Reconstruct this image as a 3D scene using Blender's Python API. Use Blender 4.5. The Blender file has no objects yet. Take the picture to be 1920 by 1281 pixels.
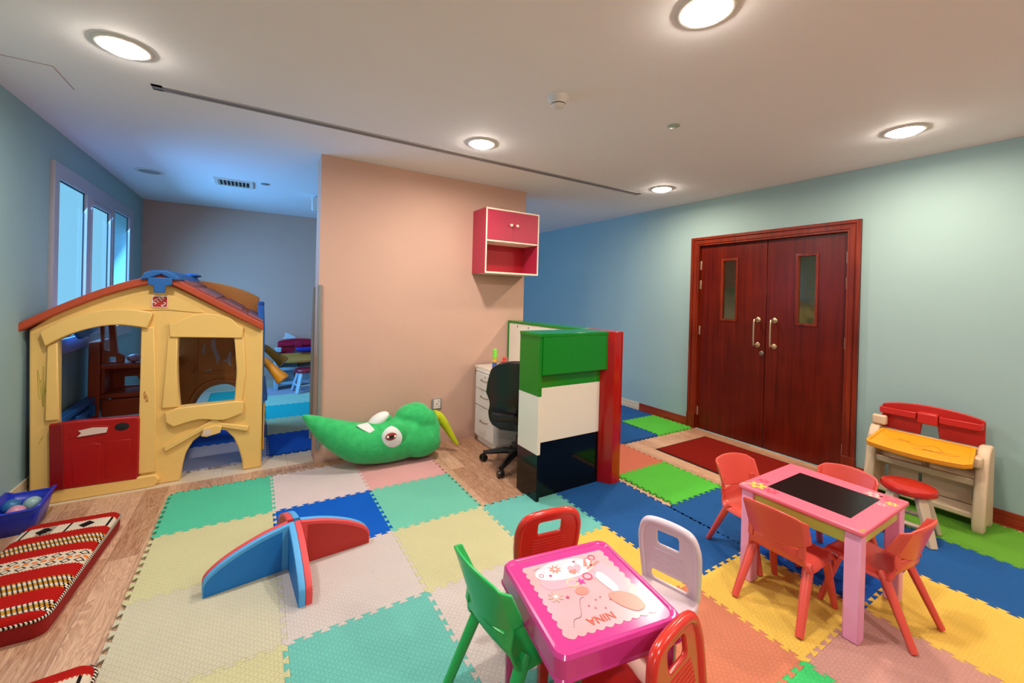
import bpy, bmesh, math, random
from mathutils import Vector, Matrix
from math import sin, cos, pi, radians
random.seed(7)
S = bpy.context.scene
COL = S.collection

# ---------------------------------------------------------------- camera
F_PX, YAW, PITCH, ROLL, CY = 773.947, -0.5551, -0.0044, 0.026, 559.5557
a = -YAW
fw = Vector((sin(a)*cos(PITCH), cos(a)*cos(PITCH), sin(PITCH)))
rt = Vector((cos(a), -sin(a), 0)); up = rt.cross(fw)
R_ = rt*cos(ROLL) + up*sin(ROLL); U_ = -rt*sin(ROLL) + up*cos(ROLL)
cd = bpy.data.cameras.new('camera'); cam = bpy.data.objects.new('camera', cd); COL.objects.link(cam)
cam.matrix_world = Matrix(((R_.x, U_.x, -fw.x, 0), (R_.y, U_.y, -fw.y, 0), (R_.z, U_.z, -fw.z, 1.45), (0, 0, 0, 1)))
cd.sensor_width = 36; cd.lens = F_PX/1920*36; cd.shift_y = (CY-640.5)/1920
cd.clip_start = 0.05
S.camera = cam

# ---------------------------------------------------------------- world, exposure, daylight
S.view_settings.view_transform = 'Standard'; S.view_settings.look = 'None'
S.view_settings.exposure = 0.0; S.view_settings.gamma = 1.0; S.view_settings.use_curve_mapping = False
w = bpy.data.worlds.new('sky'); S.world = w; w.use_nodes = True
bg = w.node_tree.nodes['Background']; bg.inputs[0].default_value = (0.30, 0.70, 0.98, 1); bg.inputs[1].default_value = 1.0

def area(name, loc, size, power, color, rot=(0, 0, 0), shape='DISK', size_y=None, spread=180):
    l = bpy.data.lights.new(name, 'AREA'); l.shape = shape; l.size = size
    if size_y: l.size_y = size_y
    l.energy = power; l.color = color; l.spread = radians(spread)
    o = bpy.data.objects.new(name, l); COL.objects.link(o); o.location = loc; o.rotation_euler = rot
    return o
# daylight entering through the window on the left wall
area('window_daylight', (-1.50, 5.42, 1.62), 2.1, 155, (0.17, 0.50, 1.0), (0, -pi/2+.45, 0), 'RECTANGLE', 1.35, 150)
bpy.data.objects['window_daylight'].data.size = 1.35; bpy.data.objects['window_daylight'].data.size_y = 2.1
WARM = (1.0, 0.74, 0.50)
LAMP_W = 21

# ---------------------------------------------------------------- helpers: colour + materials
def srgb(h):
    h = h.lstrip('#'); c = [int(h[i:i+2], 16)/255 for i in (0, 2, 4)]
    return tuple(x/12.92 if x <= .04045 else ((x+.055)/1.055)**2.4 for x in c)
def C(*c): return tuple((x/255)/12.92 if x/255 <= .04045 else ((x/255+.055)/1.055)**2.4 for x in c)
MATS = {}
def mat(name, col, rough=.5, metal=0, spec=.5, noise=0, nscale=30, bump=0, bscale=200, emit=None, es=1, coat=0):
    if name in MATS: return MATS[name]
    m = bpy.data.materials.new(name); m.use_nodes = True; nt = m.node_tree; b = nt.nodes['Principled BSDF']
    c = srgb(col) if isinstance(col, str) else col
    b.inputs['Base Color'].default_value = (*c, 1); b.inputs['Roughness'].default_value = rough
    b.inputs['Metallic'].default_value = metal; b.inputs['Specular IOR Level'].default_value = spec
    if coat: b.inputs['Coat Weight'].default_value = coat
    if emit: b.inputs['Emission Color'].default_value = (*emit, 1); b.inputs['Emission Strength'].default_value = es
    if noise or bump:
        tc = nt.nodes.new('ShaderNodeTexCoord')
    if noise:
        n = nt.nodes.new('ShaderNodeTexNoise'); n.inputs['Scale'].default_value = nscale; n.inputs['Detail'].default_value = 4
        nt.links.new(tc.outputs['Object'], n.inputs['Vector'])
        mx = nt.nodes.new('ShaderNodeMix'); mx.data_type = 'RGBA'
        mx.inputs[6].default_value = (*[x*(1-noise) for x in c], 1); mx.inputs[7].default_value = (*[min(1, x*(1+noise)) for x in c], 1)
        nt.links.new(n.outputs['Fac'], mx.inputs[0]); nt.links.new(mx.outputs[2], b.inputs['Base Color'])
    if bump:
        n2 = nt.nodes.new('ShaderNodeTexNoise'); n2.inputs['Scale'].default_value = bscale; n2.inputs['Detail'].default_value = 3
        nt.links.new(tc.outputs['Object'], n2.inputs['Vector'])
        bp = nt.nodes.new('ShaderNodeBump'); bp.inputs['Strength'].default_value = bump; bp.inputs['Distance'].default_value = .004
        nt.links.new(n2.outputs['Fac'], bp.inputs['Height']); nt.links.new(bp.outputs[0], b.inputs['Normal'])
    MATS[name] = m
    return m

class NT:
    """tiny helper to write node maths"""
    def __init__(s, name, rough=.5, spec=.5):
        s.m = bpy.data.materials.new(name); s.m.use_nodes = True; s.t = s.m.node_tree; s.b = s.t.nodes['Principled BSDF']
        s.b.inputs['Roughness'].default_value = rough; s.b.inputs['Specular IOR Level'].default_value = spec
        tc = s.t.nodes.new('ShaderNodeTexCoord'); sp = s.t.nodes.new('ShaderNodeSeparateXYZ')
        s.obj = tc.outputs['Object']; s.t.links.new(s.obj, sp.inputs[0]); s.x, s.y, s.z = sp.outputs
    def n(s, op, p, q=None, r=None):
        k = s.t.nodes.new('ShaderNodeMath'); k.operation = op
        for i, v in enumerate((p, q, r)):
            if v is None: continue
            if isinstance(v, (int, float)): k.inputs[i].default_value = v
            else: s.t.links.new(v, k.inputs[i])
        return k.outputs[0]
    def mix(s, f, c1, c2):
        k = s.t.nodes.new('ShaderNodeMix'); k.data_type = 'RGBA'
        if isinstance(f, (int, float)): k.inputs[0].default_value = f
        else: s.t.links.new(f, k.inputs[0])
        for i, v in ((6, c1), (7, c2)):
            if isinstance(v, (tuple, str)): k.inputs[i].default_value = (*(srgb(v) if isinstance(v, str) else v), 1)
            else: s.t.links.new(v, k.inputs[i])
        return k.outputs[2]
    def noise(s, scale, detail=3, vec=None, dist=0):
        k = s.t.nodes.new('ShaderNodeTexNoise'); k.inputs['Scale'].default_value = scale; k.inputs['Detail'].default_value = detail
        k.inputs['Distortion'].default_value = dist
        s.t.links.new(vec or s.obj, k.inputs['Vector']); return k.outputs['Fac']
    def comb(s, x, y, z):
        k = s.t.nodes.new('ShaderNodeCombineXYZ')
        for i, v in enumerate((x, y, z)):
            if isinstance(v, (int, float)): k.inputs[i].default_value = v
            else: s.t.links.new(v, k.inputs[i])
        return k.outputs[0]
    def base(s, c): s.t.links.new(c, s.b.inputs['Base Color'])
    def bump(s, h, st=.5, d=.002):
        k = s.t.nodes.new('ShaderNodeBump'); k.inputs['Strength'].default_value = st; k.inputs['Distance'].default_value = d
        s.t.links.new(h, k.inputs['Height']); s.t.links.new(k.outputs[0], s.b.inputs['Normal'])

# ---------------------------------------------------------------- helpers: geometry
class MB:
    def __init__(s): s.v = []; s.f = []
    def add(s, vs, fs):
        o = len(s.v); s.v += [tuple(v) for v in vs]; s.f += [tuple(i+o for i in f) for f in fs]; return s
    def box(s, x0, x1, y0, y1, z0, z1, M=None):
        vs = [Vector((x, y, z)) for z in (z0, z1) for y in (y0, y1) for x in (x0, x1)]
        if M: vs = [M @ v for v in vs]
        return s.add(vs, [(0, 2, 3, 1), (4, 5, 7, 6), (0, 1, 5, 4), (2, 6, 7, 3), (0, 4, 6, 2), (1, 3, 7, 5)])
    def loft(s, rings, caps=True, closed=False):
        n = len(rings[0]); vs = [p for r in rings for p in r]; fs = []
        m = len(rings)
        for i in range(m if closed else m-1):
            j = (i+1) % m
            for k in range(n):
                l = (k+1) % n; fs.append((i*n+k, i*n+l, j*n+l, j*n+k))
        if caps and not closed:
            fs.append(tuple(reversed(range(n)))); fs.append(tuple((m-1)*n+k for k in range(n)))
        return s.add(vs, fs)
    def tube(s, path, rad, n=10, closed=False, flat=1.0, caps=True):
        P = [Vector(p) for p in path]; m = len(P)
        rr = rad if isinstance(rad, (list, tuple)) else [rad]*m
        rings = []; prev = None
        for i in range(m):
            if closed: d = P[(i+1) % m]-P[i-1]
            else: d = P[min(i+1, m-1)]-P[max(i-1, 0)]
            d.normalize()
            if prev is None:
                ref = Vector((0, 0, 1)) if abs(d.z) < .9 else Vector((1, 0, 0))
                u = d.cross(ref).normalized()
            else:
                u = (prev-d*prev.dot(d)).normalized()
            prev = u; v = d.cross(u)
            rings.append([P[i]+u*cos(2*pi*k/n)*rr[i]+v*sin(2*pi*k/n)*rr[i]*flat for k in range(n)])
        return s.loft(rings, caps, closed)
    def lathe(s, prof, n=32, M=None, c=(0, 0, 0)):
        rings = []
        for r, z in prof:
            ring = [Vector((c[0]+r*cos(2*pi*k/n), c[1]+r*sin(2*pi*k/n), c[2]+z)) for k in range(n)]
            if M: ring = [M @ p for p in ring]
            rings.append(ring)
        return s.loft(rings)
    def grid(s, fn, nu, nv):
        vs = [fn(i/nu, j/nv) for j in range(nv+1) for i in range(nu+1)]
        fs = [(j*(nu+1)+i, j*(nu+1)+i+1, (j+1)*(nu+1)+i+1, (j+1)*(nu+1)+i) for j in range(nv) for i in range(nu)]
        return s.add(vs, fs)
    def prism(s, pts, h, M=None):
        n = len(pts); vs = [Vector((x, y, 0)) for x, y in pts]+[Vector((x, y, h)) for x, y in pts]
        if M: vs = [M @ v for v in vs]
        return s.add(vs, [tuple(reversed(range(n))), tuple(range(n, 2*n))]+[(k, (k+1) % n, n+(k+1) % n, n+k) for k in range(n)])
    def ball(s, c, r, n=16, M=None):
        rx, ry, rz = r if isinstance(r, tuple) else (r, r, r); rings = []
        for i in range(n+1):
            t = max(.02, min(pi-.02, pi*i/n)); rings.append([Vector((rx*sin(t)*cos(2*pi*k/(2*n)), ry*sin(t)*sin(2*pi*k/(2*n)), -rz*cos(t))) for k in range(2*n)])
        C = Vector(c)
        rings = [[(M @ p if M else p)+C for p in r_] for r_ in rings]
        return s.loft(rings)
    def mesh(s, name):
        me = bpy.data.meshes.new(name); me.from_pydata(s.v, [], s.f); me.update()
        bm = bmesh.new(); bm.from_mesh(me); bmesh.ops.recalc_face_normals(bm, faces=bm.faces); bm.to_mesh(me); bm.free()
        return me

def off_of(p):
    while p.parent: p = p.parent
    return p
def obj(name, g, m, parent=None, world=False, bevel=0, seg=2, smooth=True, solid=0, sub=0, ang=40, remesh=0, loc=None):
    me = g if isinstance(g, bpy.types.Mesh) else g.mesh(name)
    if world and parent is not None:
        r = off_of(parent); me.transform(Matrix.Translation(-r.location))
    me.name = name
    for q in (m if isinstance(m, (list, tuple)) else [m]): me.materials.append(q)
    if smooth:
        me.shade_smooth()
        if not (sub or remesh): me.set_sharp_from_angle(angle=radians(ang))
    o = bpy.data.objects.new(name, me); COL.objects.link(o)
    if parent is not None: o.parent = parent
    if loc is not None: o.location = loc
    if solid:
        k = o.modifiers.new('solid', 'SOLIDIFY'); k.thickness = solid; k.offset = 0
    if remesh:
        k = o.modifiers.new('remesh', 'REMESH'); k.mode = 'VOXEL'; k.voxel_size = remesh; k.use_smooth_shade = True
        k = o.modifiers.new('smooth', 'SMOOTH'); k.iterations = 8; k.factor = .6
    if bevel:
        k = o.modifiers.new('bevel', 'BEVEL'); k.width = bevel; k.segments = seg; k.limit_method = 'ANGLE'; k.angle_limit = radians(35)
        k.harden_normals = False
    if sub:
        k = o.modifiers.new('sub', 'SUBSURF'); k.levels = sub; k.render_levels = sub
    return o
def tag(o, label=None, cat=None, group=None, kind=None):
    if label: o['label'] = label
    if cat: o['category'] = cat
    if group: o['group'] = group
    if kind: o['kind'] = kind
    return o
def thing(name, label, cat, loc=(0, 0, 0), rz=0, group=None):
    o = bpy.data.objects.new(name, None); COL.objects.link(o); o.empty_display_size = .1
    o.location = loc; o.rotation_euler = (0, 0, rz); o['label'] = label; o['category'] = cat
    if group: o['group'] = group
    return o
def struct(name, g, m, **k):
    o = obj(name, g, m, **k); o['kind'] = 'structure'; return o
def copy_tree(o, parent=None):
    c = o.copy(); COL.objects.link(c)
    if parent is not None: c.parent = parent
    for ch in [q for q in bpy.data.objects if q.parent == o]: copy_tree(ch, c)
    return c
XZ = Matrix(((1, 0, 0, 0), (0, 0, -1, 0), (0, 1, 0, 0), (0, 0, 0, 1)))      # local x->X, y->Z, z->-Y
YZ = Matrix(((0, 0, -1, 0), (-1, 0, 0, 0), (0, 1, 0, 0), (0, 0, 0, 1)))     # local x->-Y, y->Z, z->-X
YZp = Matrix(((0, 0, 1, 0), (1, 0, 0, 0), (0, 1, 0, 0), (0, 0, 0, 1)))      # local x->Y, y->Z, z->+X
def plate(outline, holes=(), thick=.02, bevel=0, M=None, res=1):
    """flat plate with holes, front face at z=+thick/2 .. back at -thick/2, optional rounded edge"""
    cu = bpy.data.curves.new('tmp', 'CURVE'); cu.dimensions = '2D'; cu.fill_mode = 'BOTH'
    cu.extrude = max(0.0001, thick/2-bevel); cu.bevel_depth = bevel; cu.bevel_resolution = res; cu.offset = -bevel
    for pts in (outline, *holes):
        sp = cu.splines.new('POLY'); sp.points.add(len(pts)-1); sp.use_cyclic_u = True
        for p, q in zip(sp.points, pts): p.co = (q[0], q[1], 0, 1)
    o = bpy.data.objects.new('tmp', cu); COL.objects.link(o)
    dg = bpy.context.evaluated_depsgraph_get(); dg.update()
    me = bpy.data.meshes.new_from_object(o.evaluated_get(dg))
    bpy.data.objects.remove(o); bpy.data.curves.remove(cu)
    me.materials.clear()
    if M: me.transform(M)
    return me
def text_mesh(txt, size, M, depth=.0006, bold=0):
    cu = bpy.data.curves.new('tmp', 'FONT'); cu.body = txt; cu.size = size; cu.extrude = depth; cu.offset = bold
    cu.align_x = 'CENTER'; cu.align_y = 'CENTER'
    o = bpy.data.objects.new('tmp', cu); COL.objects.link(o)
    dg = bpy.context.evaluated_depsgraph_get(); dg.update()
    me = bpy.data.meshes.new_from_object(o.evaluated_get(dg)); bpy.data.objects.remove(o)
    me.materials.clear(); me.transform(M); return me
def rrect(x0, x1, y0, y1, r, n=5):
    out = []
    for cx, cy, a0 in ((x1-r, y1-r, 0), (x0+r, y1-r, 90), (x0+r, y0+r, 180), (x1-r, y0+r, 270)):
        for k in range(n+1):
            t = radians(a0+90*k/n); out.append((cx+r*cos(t), cy+r*sin(t)))
    return out
def smooth_path(P, n=8, closed=False):
    """Catmull-Rom"""
    P = [Vector(p) for p in P]; m = len(P); out = []
    rng = range(m if closed else m-1)
    for i in rng:
        if closed: p0, p1, p2, p3 = P[i-1], P[i], P[(i+1) % m], P[(i+2) % m]
        else: p0, p1, p2, p3 = P[max(i-1, 0)], P[i], P[i+1], P[min(i+2, m-1)]
        for k in range(n):
            t = k/n
            out.append(.5*((2*p1)+(-p0+p2)*t+(2*p0-5*p1+4*p2-p3)*t*t+(-p0+3*p1-3*p2+p3)*t**3))
    if not closed: out.append(P[-1])
    return out
def sp2(P, n=8, closed=False):
    return [(v.x, v.y) for v in smooth_path([(x, y, 0) for x, y in P], n, closed)]
T = Matrix.Translation
def Rz(d): return Matrix.Rotation(radians(d), 4, 'Z')
def Ry(d): return Matrix.Rotation(radians(d), 4, 'Y')
def Rx(d): return Matrix.Rotation(radians(d), 4, 'X')

# ---------------------------------------------------------------- room dimensions
XL, XR, YF, YB, H = -1.28, 4.30, -2.6, 7.15, 2.60
YP, PX0, PX1 = 3.79, 0.444, 2.50

# ---- wall paint
def paint(name, col, var=.03):
    k = NT(name, .75, .25)
    n = k.noise(3, 4); c = srgb(col) if isinstance(col, str) else col
    k.base(k.mix(n, tuple(x*(1-var) for x in c), tuple(min(1, x*(1+var)) for x in c)))
    k.bump(k.noise(260, 3), .12, .0015); return k.m
M_BLUE = paint('blue_paint', C(145,174,176)); M_PINK = paint('pink_paint', C(200,163,146)); M_WHITE = paint('ceiling_paint', C(234,234,238), .015)
# wood floor
def wood_floor():
    k = NT('wood_planks', .38, .45)
    pw = .128
    px = k.n('DIVIDE', k.x, pw); ix = k.n('FLOOR', px); fx = k.n('FRACT', px)
    wn = k.t.nodes.new('ShaderNodeTexWhiteNoise'); wn.noise_dimensions = '1D'; k.t.links.new(ix, wn.inputs['W'])
    py = k.n('ADD', k.n('DIVIDE', k.y, 1.2), wn.outputs['Value']); iy = k.n('FLOOR', py); fy = k.n('FRACT', py)
    wn2 = k.t.nodes.new('ShaderNodeTexWhiteNoise'); wn2.noise_dimensions = '2D'; k.t.links.new(k.comb(ix, iy, 0), wn2.inputs['Vector'])
    rnd = wn2.outputs['Value']
    gv = k.comb(k.n('MULTIPLY', k.x, 14), k.n('ADD', k.n('MULTIPLY', k.y, 1.3), k.n('MULTIPLY', rnd, 40)), k.n('MULTIPLY', rnd, 9))
    g1 = k.noise(1.6, 5, gv, 1.2)
    rings = k.n('FRACT', k.n('MULTIPLY', g1, 9))
    gv2 = k.comb(k.n('MULTIPLY', k.x, 160), k.n('MULTIPLY', k.y, 5), rnd); g2 = k.noise(1, 2, gv2)
    f = k.n('ADD', k.n('MULTIPLY', rings, .55), k.n('MULTIPLY', g2, .45)); f = k.n('ADD', f, k.n('MULTIPLY', k.n('SUBTRACT', rnd, .5), .5))
    c = k.mix(f, C(146, 98, 70), C(224, 184, 152))
    seam = k.n('MAXIMUM', k.n('LESS_THAN', fx, .018), k.n('LESS_THAN', fy, .0025))
    k.base(k.mix(k.n('MULTIPLY', seam, .6), c, '#5a4034')); k.bump(k.n('SUBTRACT', g2, seam), .15, .001); return k.m
def tile_floor():
    k = NT('beige_tiles', .25, .5); s = .45
    fx = k.n('FRACT', k.n('DIVIDE', k.n('ADD', k.x, 10.1), s)); fy = k.n('FRACT', k.n('DIVIDE', k.n('ADD', k.y, .5), s))
    seam = k.n('MAXIMUM', k.n('LESS_THAN', fx, .008), k.n('LESS_THAN', fy, .008))
    c = k.mix(k.noise(7, 5), '#cdb79b', '#dccbb2'); k.base(k.mix(seam, c, '#b5a48c')); return k.m
struct('floor', MB().box(XL-.2, XR+2, YF, 3.86, -.05, 0), wood_floor(), smooth=False)
struct('floor_tiled', MB().box(XL-.2, XR+.2, 3.86, YB+.2, -.05, 0), tile_floor(), smooth=False)
struct('ceiling', MB().box(XL-.2, XR+2, YF, YB+.2, H, H+.1), M_WHITE, smooth=False)
# left wall with window opening
WY0, WY1, WZ0, WZ1 = 4.33, 6.52, .94, 2.325
struct('wall_left', plate([(YF, 0), (YB, 0), (YB, H), (YF, H)], [[(WY0, WZ0), (WY1, WZ0), (WY1, WZ1), (WY0, WZ1)]], .16, 0, T((XL-.08, 0, 0)) @ YZp), M_BLUE, smooth=False)
DY0, DY1, DZ = 1.475, 2.905, 2.10
struct('wall_right', plate([(YF, 0), (YB, 0), (YB, H), (YF, H)], [[(DY0, 0.0005), (DY1, 0.0005), (DY1, DZ), (DY0, DZ)]], .2, 0, T((XR+.1, 0, 0)) @ YZp), M_BLUE, smooth=False)
struct('wall_back', MB().box(XL-.2, XR+.2, YB, YB+.2, 0, H), M_PINK, smooth=False)
struct('wall_front', MB().box(XL-.2, XR+2, YF-.2, YF, 0, H), M_PINK, smooth=False)
struct('wall_partition', MB().box(PX0, PX1, YP, YP+.24, 0, H), M_PINK, smooth=False)
# corridor outside the double door
M_COR = mat('corridor_paint', '#b9b08e', .8)
struct('wall_corridor', MB().box(XR+2, XR+2.1, YF, YB, 0, H), M_COR, smooth=False)
struct('wall_corridor_end', MB().box(XR+.2, XR+2, 5.0, 5.1, 0, H), M_COR, smooth=False)
area('corridor_fill', (XR+1.2, .3, 2.5), .5, 45, (1, .85, .6))  # unseen fill light, added so the corridor behind the door glass isn't dark
# baseboards
M_RED = None
def red_wood(name='mahogany', c0='#3d0a05', c1='#8a2a12', axis='z'):
    k = NT(name, .30, .28)
    if axis == 'z': v = k.comb(k.n('MULTIPLY', k.x, 30), k.n('MULTIPLY', k.y, 30), k.n('MULTIPLY', k.z, 1.3))
    else: v = k.comb(k.n('MULTIPLY', k.x, 30), k.n('MULTIPLY', k.y, 1.3), k.n('MULTIPLY', k.z, 30))
    f = k.n('ADD', k.n('MULTIPLY', k.noise(1, 5, v, .8), .6), k.n('MULTIPLY', k.noise(2.2, 3), .4))
    f2 = k.n('MULTIPLY', k.n('SUBTRACT', f, .3), 2.2)
    k.base(k.mix(f2, c0, c1)); return k.m
M_DOOR = red_wood('door_veneer', C(62, 6, 2), C(108, 26, 9)); M_FRAME = red_wood('frame_veneer', C(76, 14, 5), C(140, 48, 20))
M_BASE = red_wood('baseboard_veneer', '#6a1a0c', '#a8442a', 'y'); M_BTILE = mat('beige_skirting', '#cfbfa2', .35, noise=.05, nscale=9)
def base_prof(y0, y1, side, m, h, name, x=None):
    x = XR if side > 0 else XL
    g = MB(); t = -.018*side
    xs = sorted((x, x+t)); g.box(xs[0], xs[1], y0, y1, 0, h*.55); xs2 = sorted((x, x+t*.7)); g.box(xs2[0], xs2[1], y0, y1, h*.55, h)
    struct(name, g, m, bevel=.002)
base_prof(YF, 1.40, 1, M_BASE, .10, 'baseboard_right'); base_prof(2.98, 3.69, 1, M_BASE, .10, 'baseboard_right_far')
base_prof(3.69, YB, 1, M_BTILE, .10, 'baseboard_right_tiled')
base_prof(YF, 3.70, -1, M_BASE, .10, 'baseboard_left'); base_prof(3.70, YB, -1, M_BTILE, .155, 'baseboard_left_tiled')
struct('baseboard_back', MB().box(XL, XR, YB-.015, YB, 0, .1), M_BTILE)

# ---------------------------------------------------------------- window
M_ALU = mat('grey_window_metal', '#a3a2ad', .45, spec=.5); M_GASK = mat('black_gasket', '#15181c', .6)
gl = bpy.data.materials.new('window_glass'); gl.use_nodes = True; nt = gl.node_tree; nt.nodes.clear()
o_ = nt.nodes.new('ShaderNodeOutputMaterial'); tr = nt.nodes.new('ShaderNodeBsdfTransparent'); gs = nt.nodes.new('ShaderNodeBsdfGlossy'); mx = nt.nodes.new('ShaderNodeMixShader')
tr.inputs[0].default_value = (.9, .97, 1, 1); gs.inputs['Roughness'].default_value = .03; mx.inputs[0].default_value = .07
nt.links.new(tr.outputs[0], mx.inputs[1]); nt.links.new(gs.outputs[0], mx.inputs[2]); nt.links.new(mx.outputs[0], o_.inputs[0])
M_GLASS = gl
win = bpy.data.objects.new('window_1', None); COL.objects.link(win); win['kind'] = 'structure'; win.location = (XL, 5.42, .94)
lights_y = [(4.39, 4.985), (5.11, 5.665), (5.80, 6.40)]
outer = [(WY0-.03, WZ0-.03), (WY1+.03, WZ0-.03), (WY1+.03, WZ1+.03), (WY0-.03, WZ1+.03)]
holes = []
for i, (y0, y1) in enumerate(lights_y):
    zt = 2.24 if i != 1 else 2.175
    zb = WZ0+.09 if i != 1 else WZ0+.13
    holes.append([(y0, zb), (y1, zb), (y1, zt), (y0, zt)])
obj('window_frame', plate(outer, holes,   .03, .004, T((XL+.012, 0, 0)) @ YZp), M_ALU, win, world=True)
for i, h in enumerate(holes):
    y0, y1, z0, z1 = h[0][0], h[1][0], h[0][1], h[2][1]
    obj('pane', MB().box(XL-.006, XL-.003, y0-.005, y1+.005, z0-.005, z1+.005), M_GLASS, win, world=True, smooth=False)
    g = MB()
    for q in ((y0, y0+.007, z0, z1), (y1-.007, y1, z0, z1), (y0, y1, z0, z0+.007), (y0, y1, z1-.007, z1)): g.box(XL-.002, XL+.004, *q)
    obj('gasket', g, M_GASK, win, world=True, smooth=False)
obj('sash_rim', plate([(5.07, 1.0), (5.71, 1.0), (5.71, 2.235), (5.07, 2.235)], [[(5.09, 1.02), (5.69, 1.02), (5.69, 2.215), (5.09, 2.215)]], .012, .003, T((XL+.03, 0, 0)) @ YZp), M_ALU, win, world=True)
# ---------------------------------------------------------------- double door
M_STEEL = mat('brushed_steel', '#c9b697', .3, metal=.9); M_HINGE = mat('hinge_metal', '#b9a890', .35, metal=.7)
dr = bpy.data.objects.new('door_1', None); COL.objects.link(dr); dr['kind'] = 'structure'; dr.location = (XR, 2.19, 0)
g = MB()
def fprof(side):      # mitred architrave: three nested steps
    pass
for w0, w1, d in ((0, .095, .018), (.0, .03, .030), (.04, .075, .026)):
    y0, y1, z1 = DY0+.02, DY1-.02, DZ-.02
    oy0, oy1, oz = y0-.095+w0, y1+.095-w0, z1+.095-w0
    iy0, iy1, iz = y0-.095+w1, y1+.095-w1, z1+.095-w1
    me = plate([(oy0, 0), (iy0, 0), (iy0, iz), (iy1, iz), (iy1, 0), (oy1, 0), (oy1, oz), (oy0, oz)], [], d, .003, T((XR-d/2, 0, 0)) @ YZp)
    vs = [v.co[:] for v in me.vertices]; g.add(vs, [tuple(p.vertices) for p in me.polygons])
obj('door_frame', g, M_FRAME, dr, world=True, smooth=False)
obj('door_jamb', MB().box(XR, XR+.2, DY0, DY0+.02, 0, DZ).box(XR, XR+.2, DY1-.02, DY1, 0, DZ).box(XR, XR+.2, DY0, DY1, DZ-.02, DZ), M_FRAME, dr, world=True)
for py in (DY0-.0775, DY1+.0775-.095+.095):
    pass
obj('plinth_block', MB().box(XR-.034, XR, DY0-.078, DY0+.02, 0, .17), M_FRAME, dr, world=True, bevel=.003)
obj('plinth_block', MB().box(XR-.034, XR, DY1-.02, DY1+.078, 0, .17), M_FRAME, dr, world=True, bevel=.003)
M_WG = bpy.data.materials.new('wired_glass'); M_WG.use_nodes = True; nt = M_WG.node_tree; nt.nodes.clear()
o_ = nt.nodes.new('ShaderNodeOutputMaterial'); tr = nt.nodes.new('ShaderNodeBsdfTransparent'); gs = nt.nodes.new('ShaderNodeBsdfGlossy'); mx = nt.nodes.new('ShaderNodeMixShader')
tr.inputs[0].default_value = (.8, .84, .74, 1); gs.inputs['Roughness'].default_value = .05; mx.inputs[0].default_value = .08
nt.links.new(tr.outputs[0], mx.inputs[1]); nt.links.new(gs.outputs[0], mx.inputs[2]); nt.links.new(mx.outputs[0], o_.inputs[0])
M_WIRE = mat('black_wire', '#1c1a14', .5)
for (y0, y1, vy0, vy1, hy, hingey) in ((2.165, DY1-.024, 2.47, 2.62, 2.235, DY1-.024), (DY0+.024, 2.159, 1.735, 1.885, 2.078, DY0+.024)):
    vz0, vz1 = 1.265, 1.90
    leaf = obj('door_leaf', plate([(y0, .006), (y1, .006), (y1, DZ-.024), (y0, DZ-.024)], [[(vy0, vz0), (vy1, vz0), (vy1, vz1), (vy0, vz1)]], .04, .002, T((XR+.045, 0, 0)) @ YZp), M_DOOR, dr, world=True, smooth=False)
    obj('vision_frame', plate([(vy0-.018, vz0-.018), (vy1+.018, vz0-.018), (vy1+.018, vz1+.018), (vy0-.018, vz1+.018)], [[(vy0+.004, vz0+.004), (vy1-.004, vz0+.004), (vy1-.004, vz1-.004), (vy0+.004, vz1-.004)]], .05, .003, T((XR+.042, 0, 0)) @ YZp), M_FRAME, leaf, world=True)
    obj('vision_pane', MB().box(XR+.04, XR+.045, vy0, vy1, vz0, vz1), M_WG, leaf, world=True, smooth=False)
    g = MB(); k = vy0
    while k < vy1: g.box(XR+.046, XR+.047, k, k+.001, vz0, vz1); k += .0125
    k = vz0
    while k < vz1: g.box(XR+.046, XR+.047, vy0, vy1, k, k+.001); k += .0125
    obj('wire_mesh', g, M_WIRE, leaf, world=True, smooth=False)
    hd = obj('door_handle', MB().tube(smooth_path([(XR+.025, hy, 1.28), (XR-.035, hy, 1.28), (XR-.055, hy, 1.255), (XR-.055, hy, 1.05), (XR-.035, hy, 1.025), (XR+.025, hy, 1.025)], 4), .009, 12), M_STEEL, leaf, world=True)
    for z in (1.28, 1.025):
        obj('rosette', MB().lathe([(.026, 0), (.026, .006), (.022, .009), (.01, .009)], 24, T((XR+.026, hy, z)) @ Ry(-90)), M_STEEL, hd, world=True)
    for z in (.20, 1.12, 1.64, 1.86):
        obj('hinge', MB().box(XR-.006+.024, XR+.026, hingey-.011, hingey+.011, z-.05, z+.05), M_HINGE, leaf, world=True, bevel=.002)
    if hy > 2.2:
        obj('lock_cylinder', MB().lathe([(.023, 0), (.023, .006), (.018, .009), (.004, .009)], 24, T((XR+.026, 2.195, .945)) @ Ry(-90)).box(XR+.012, XR+.017, 2.193, 2.197, .938, .952), mat('lock_steel', '#8f8478', .35, metal=.8), leaf, world=True)

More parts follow.
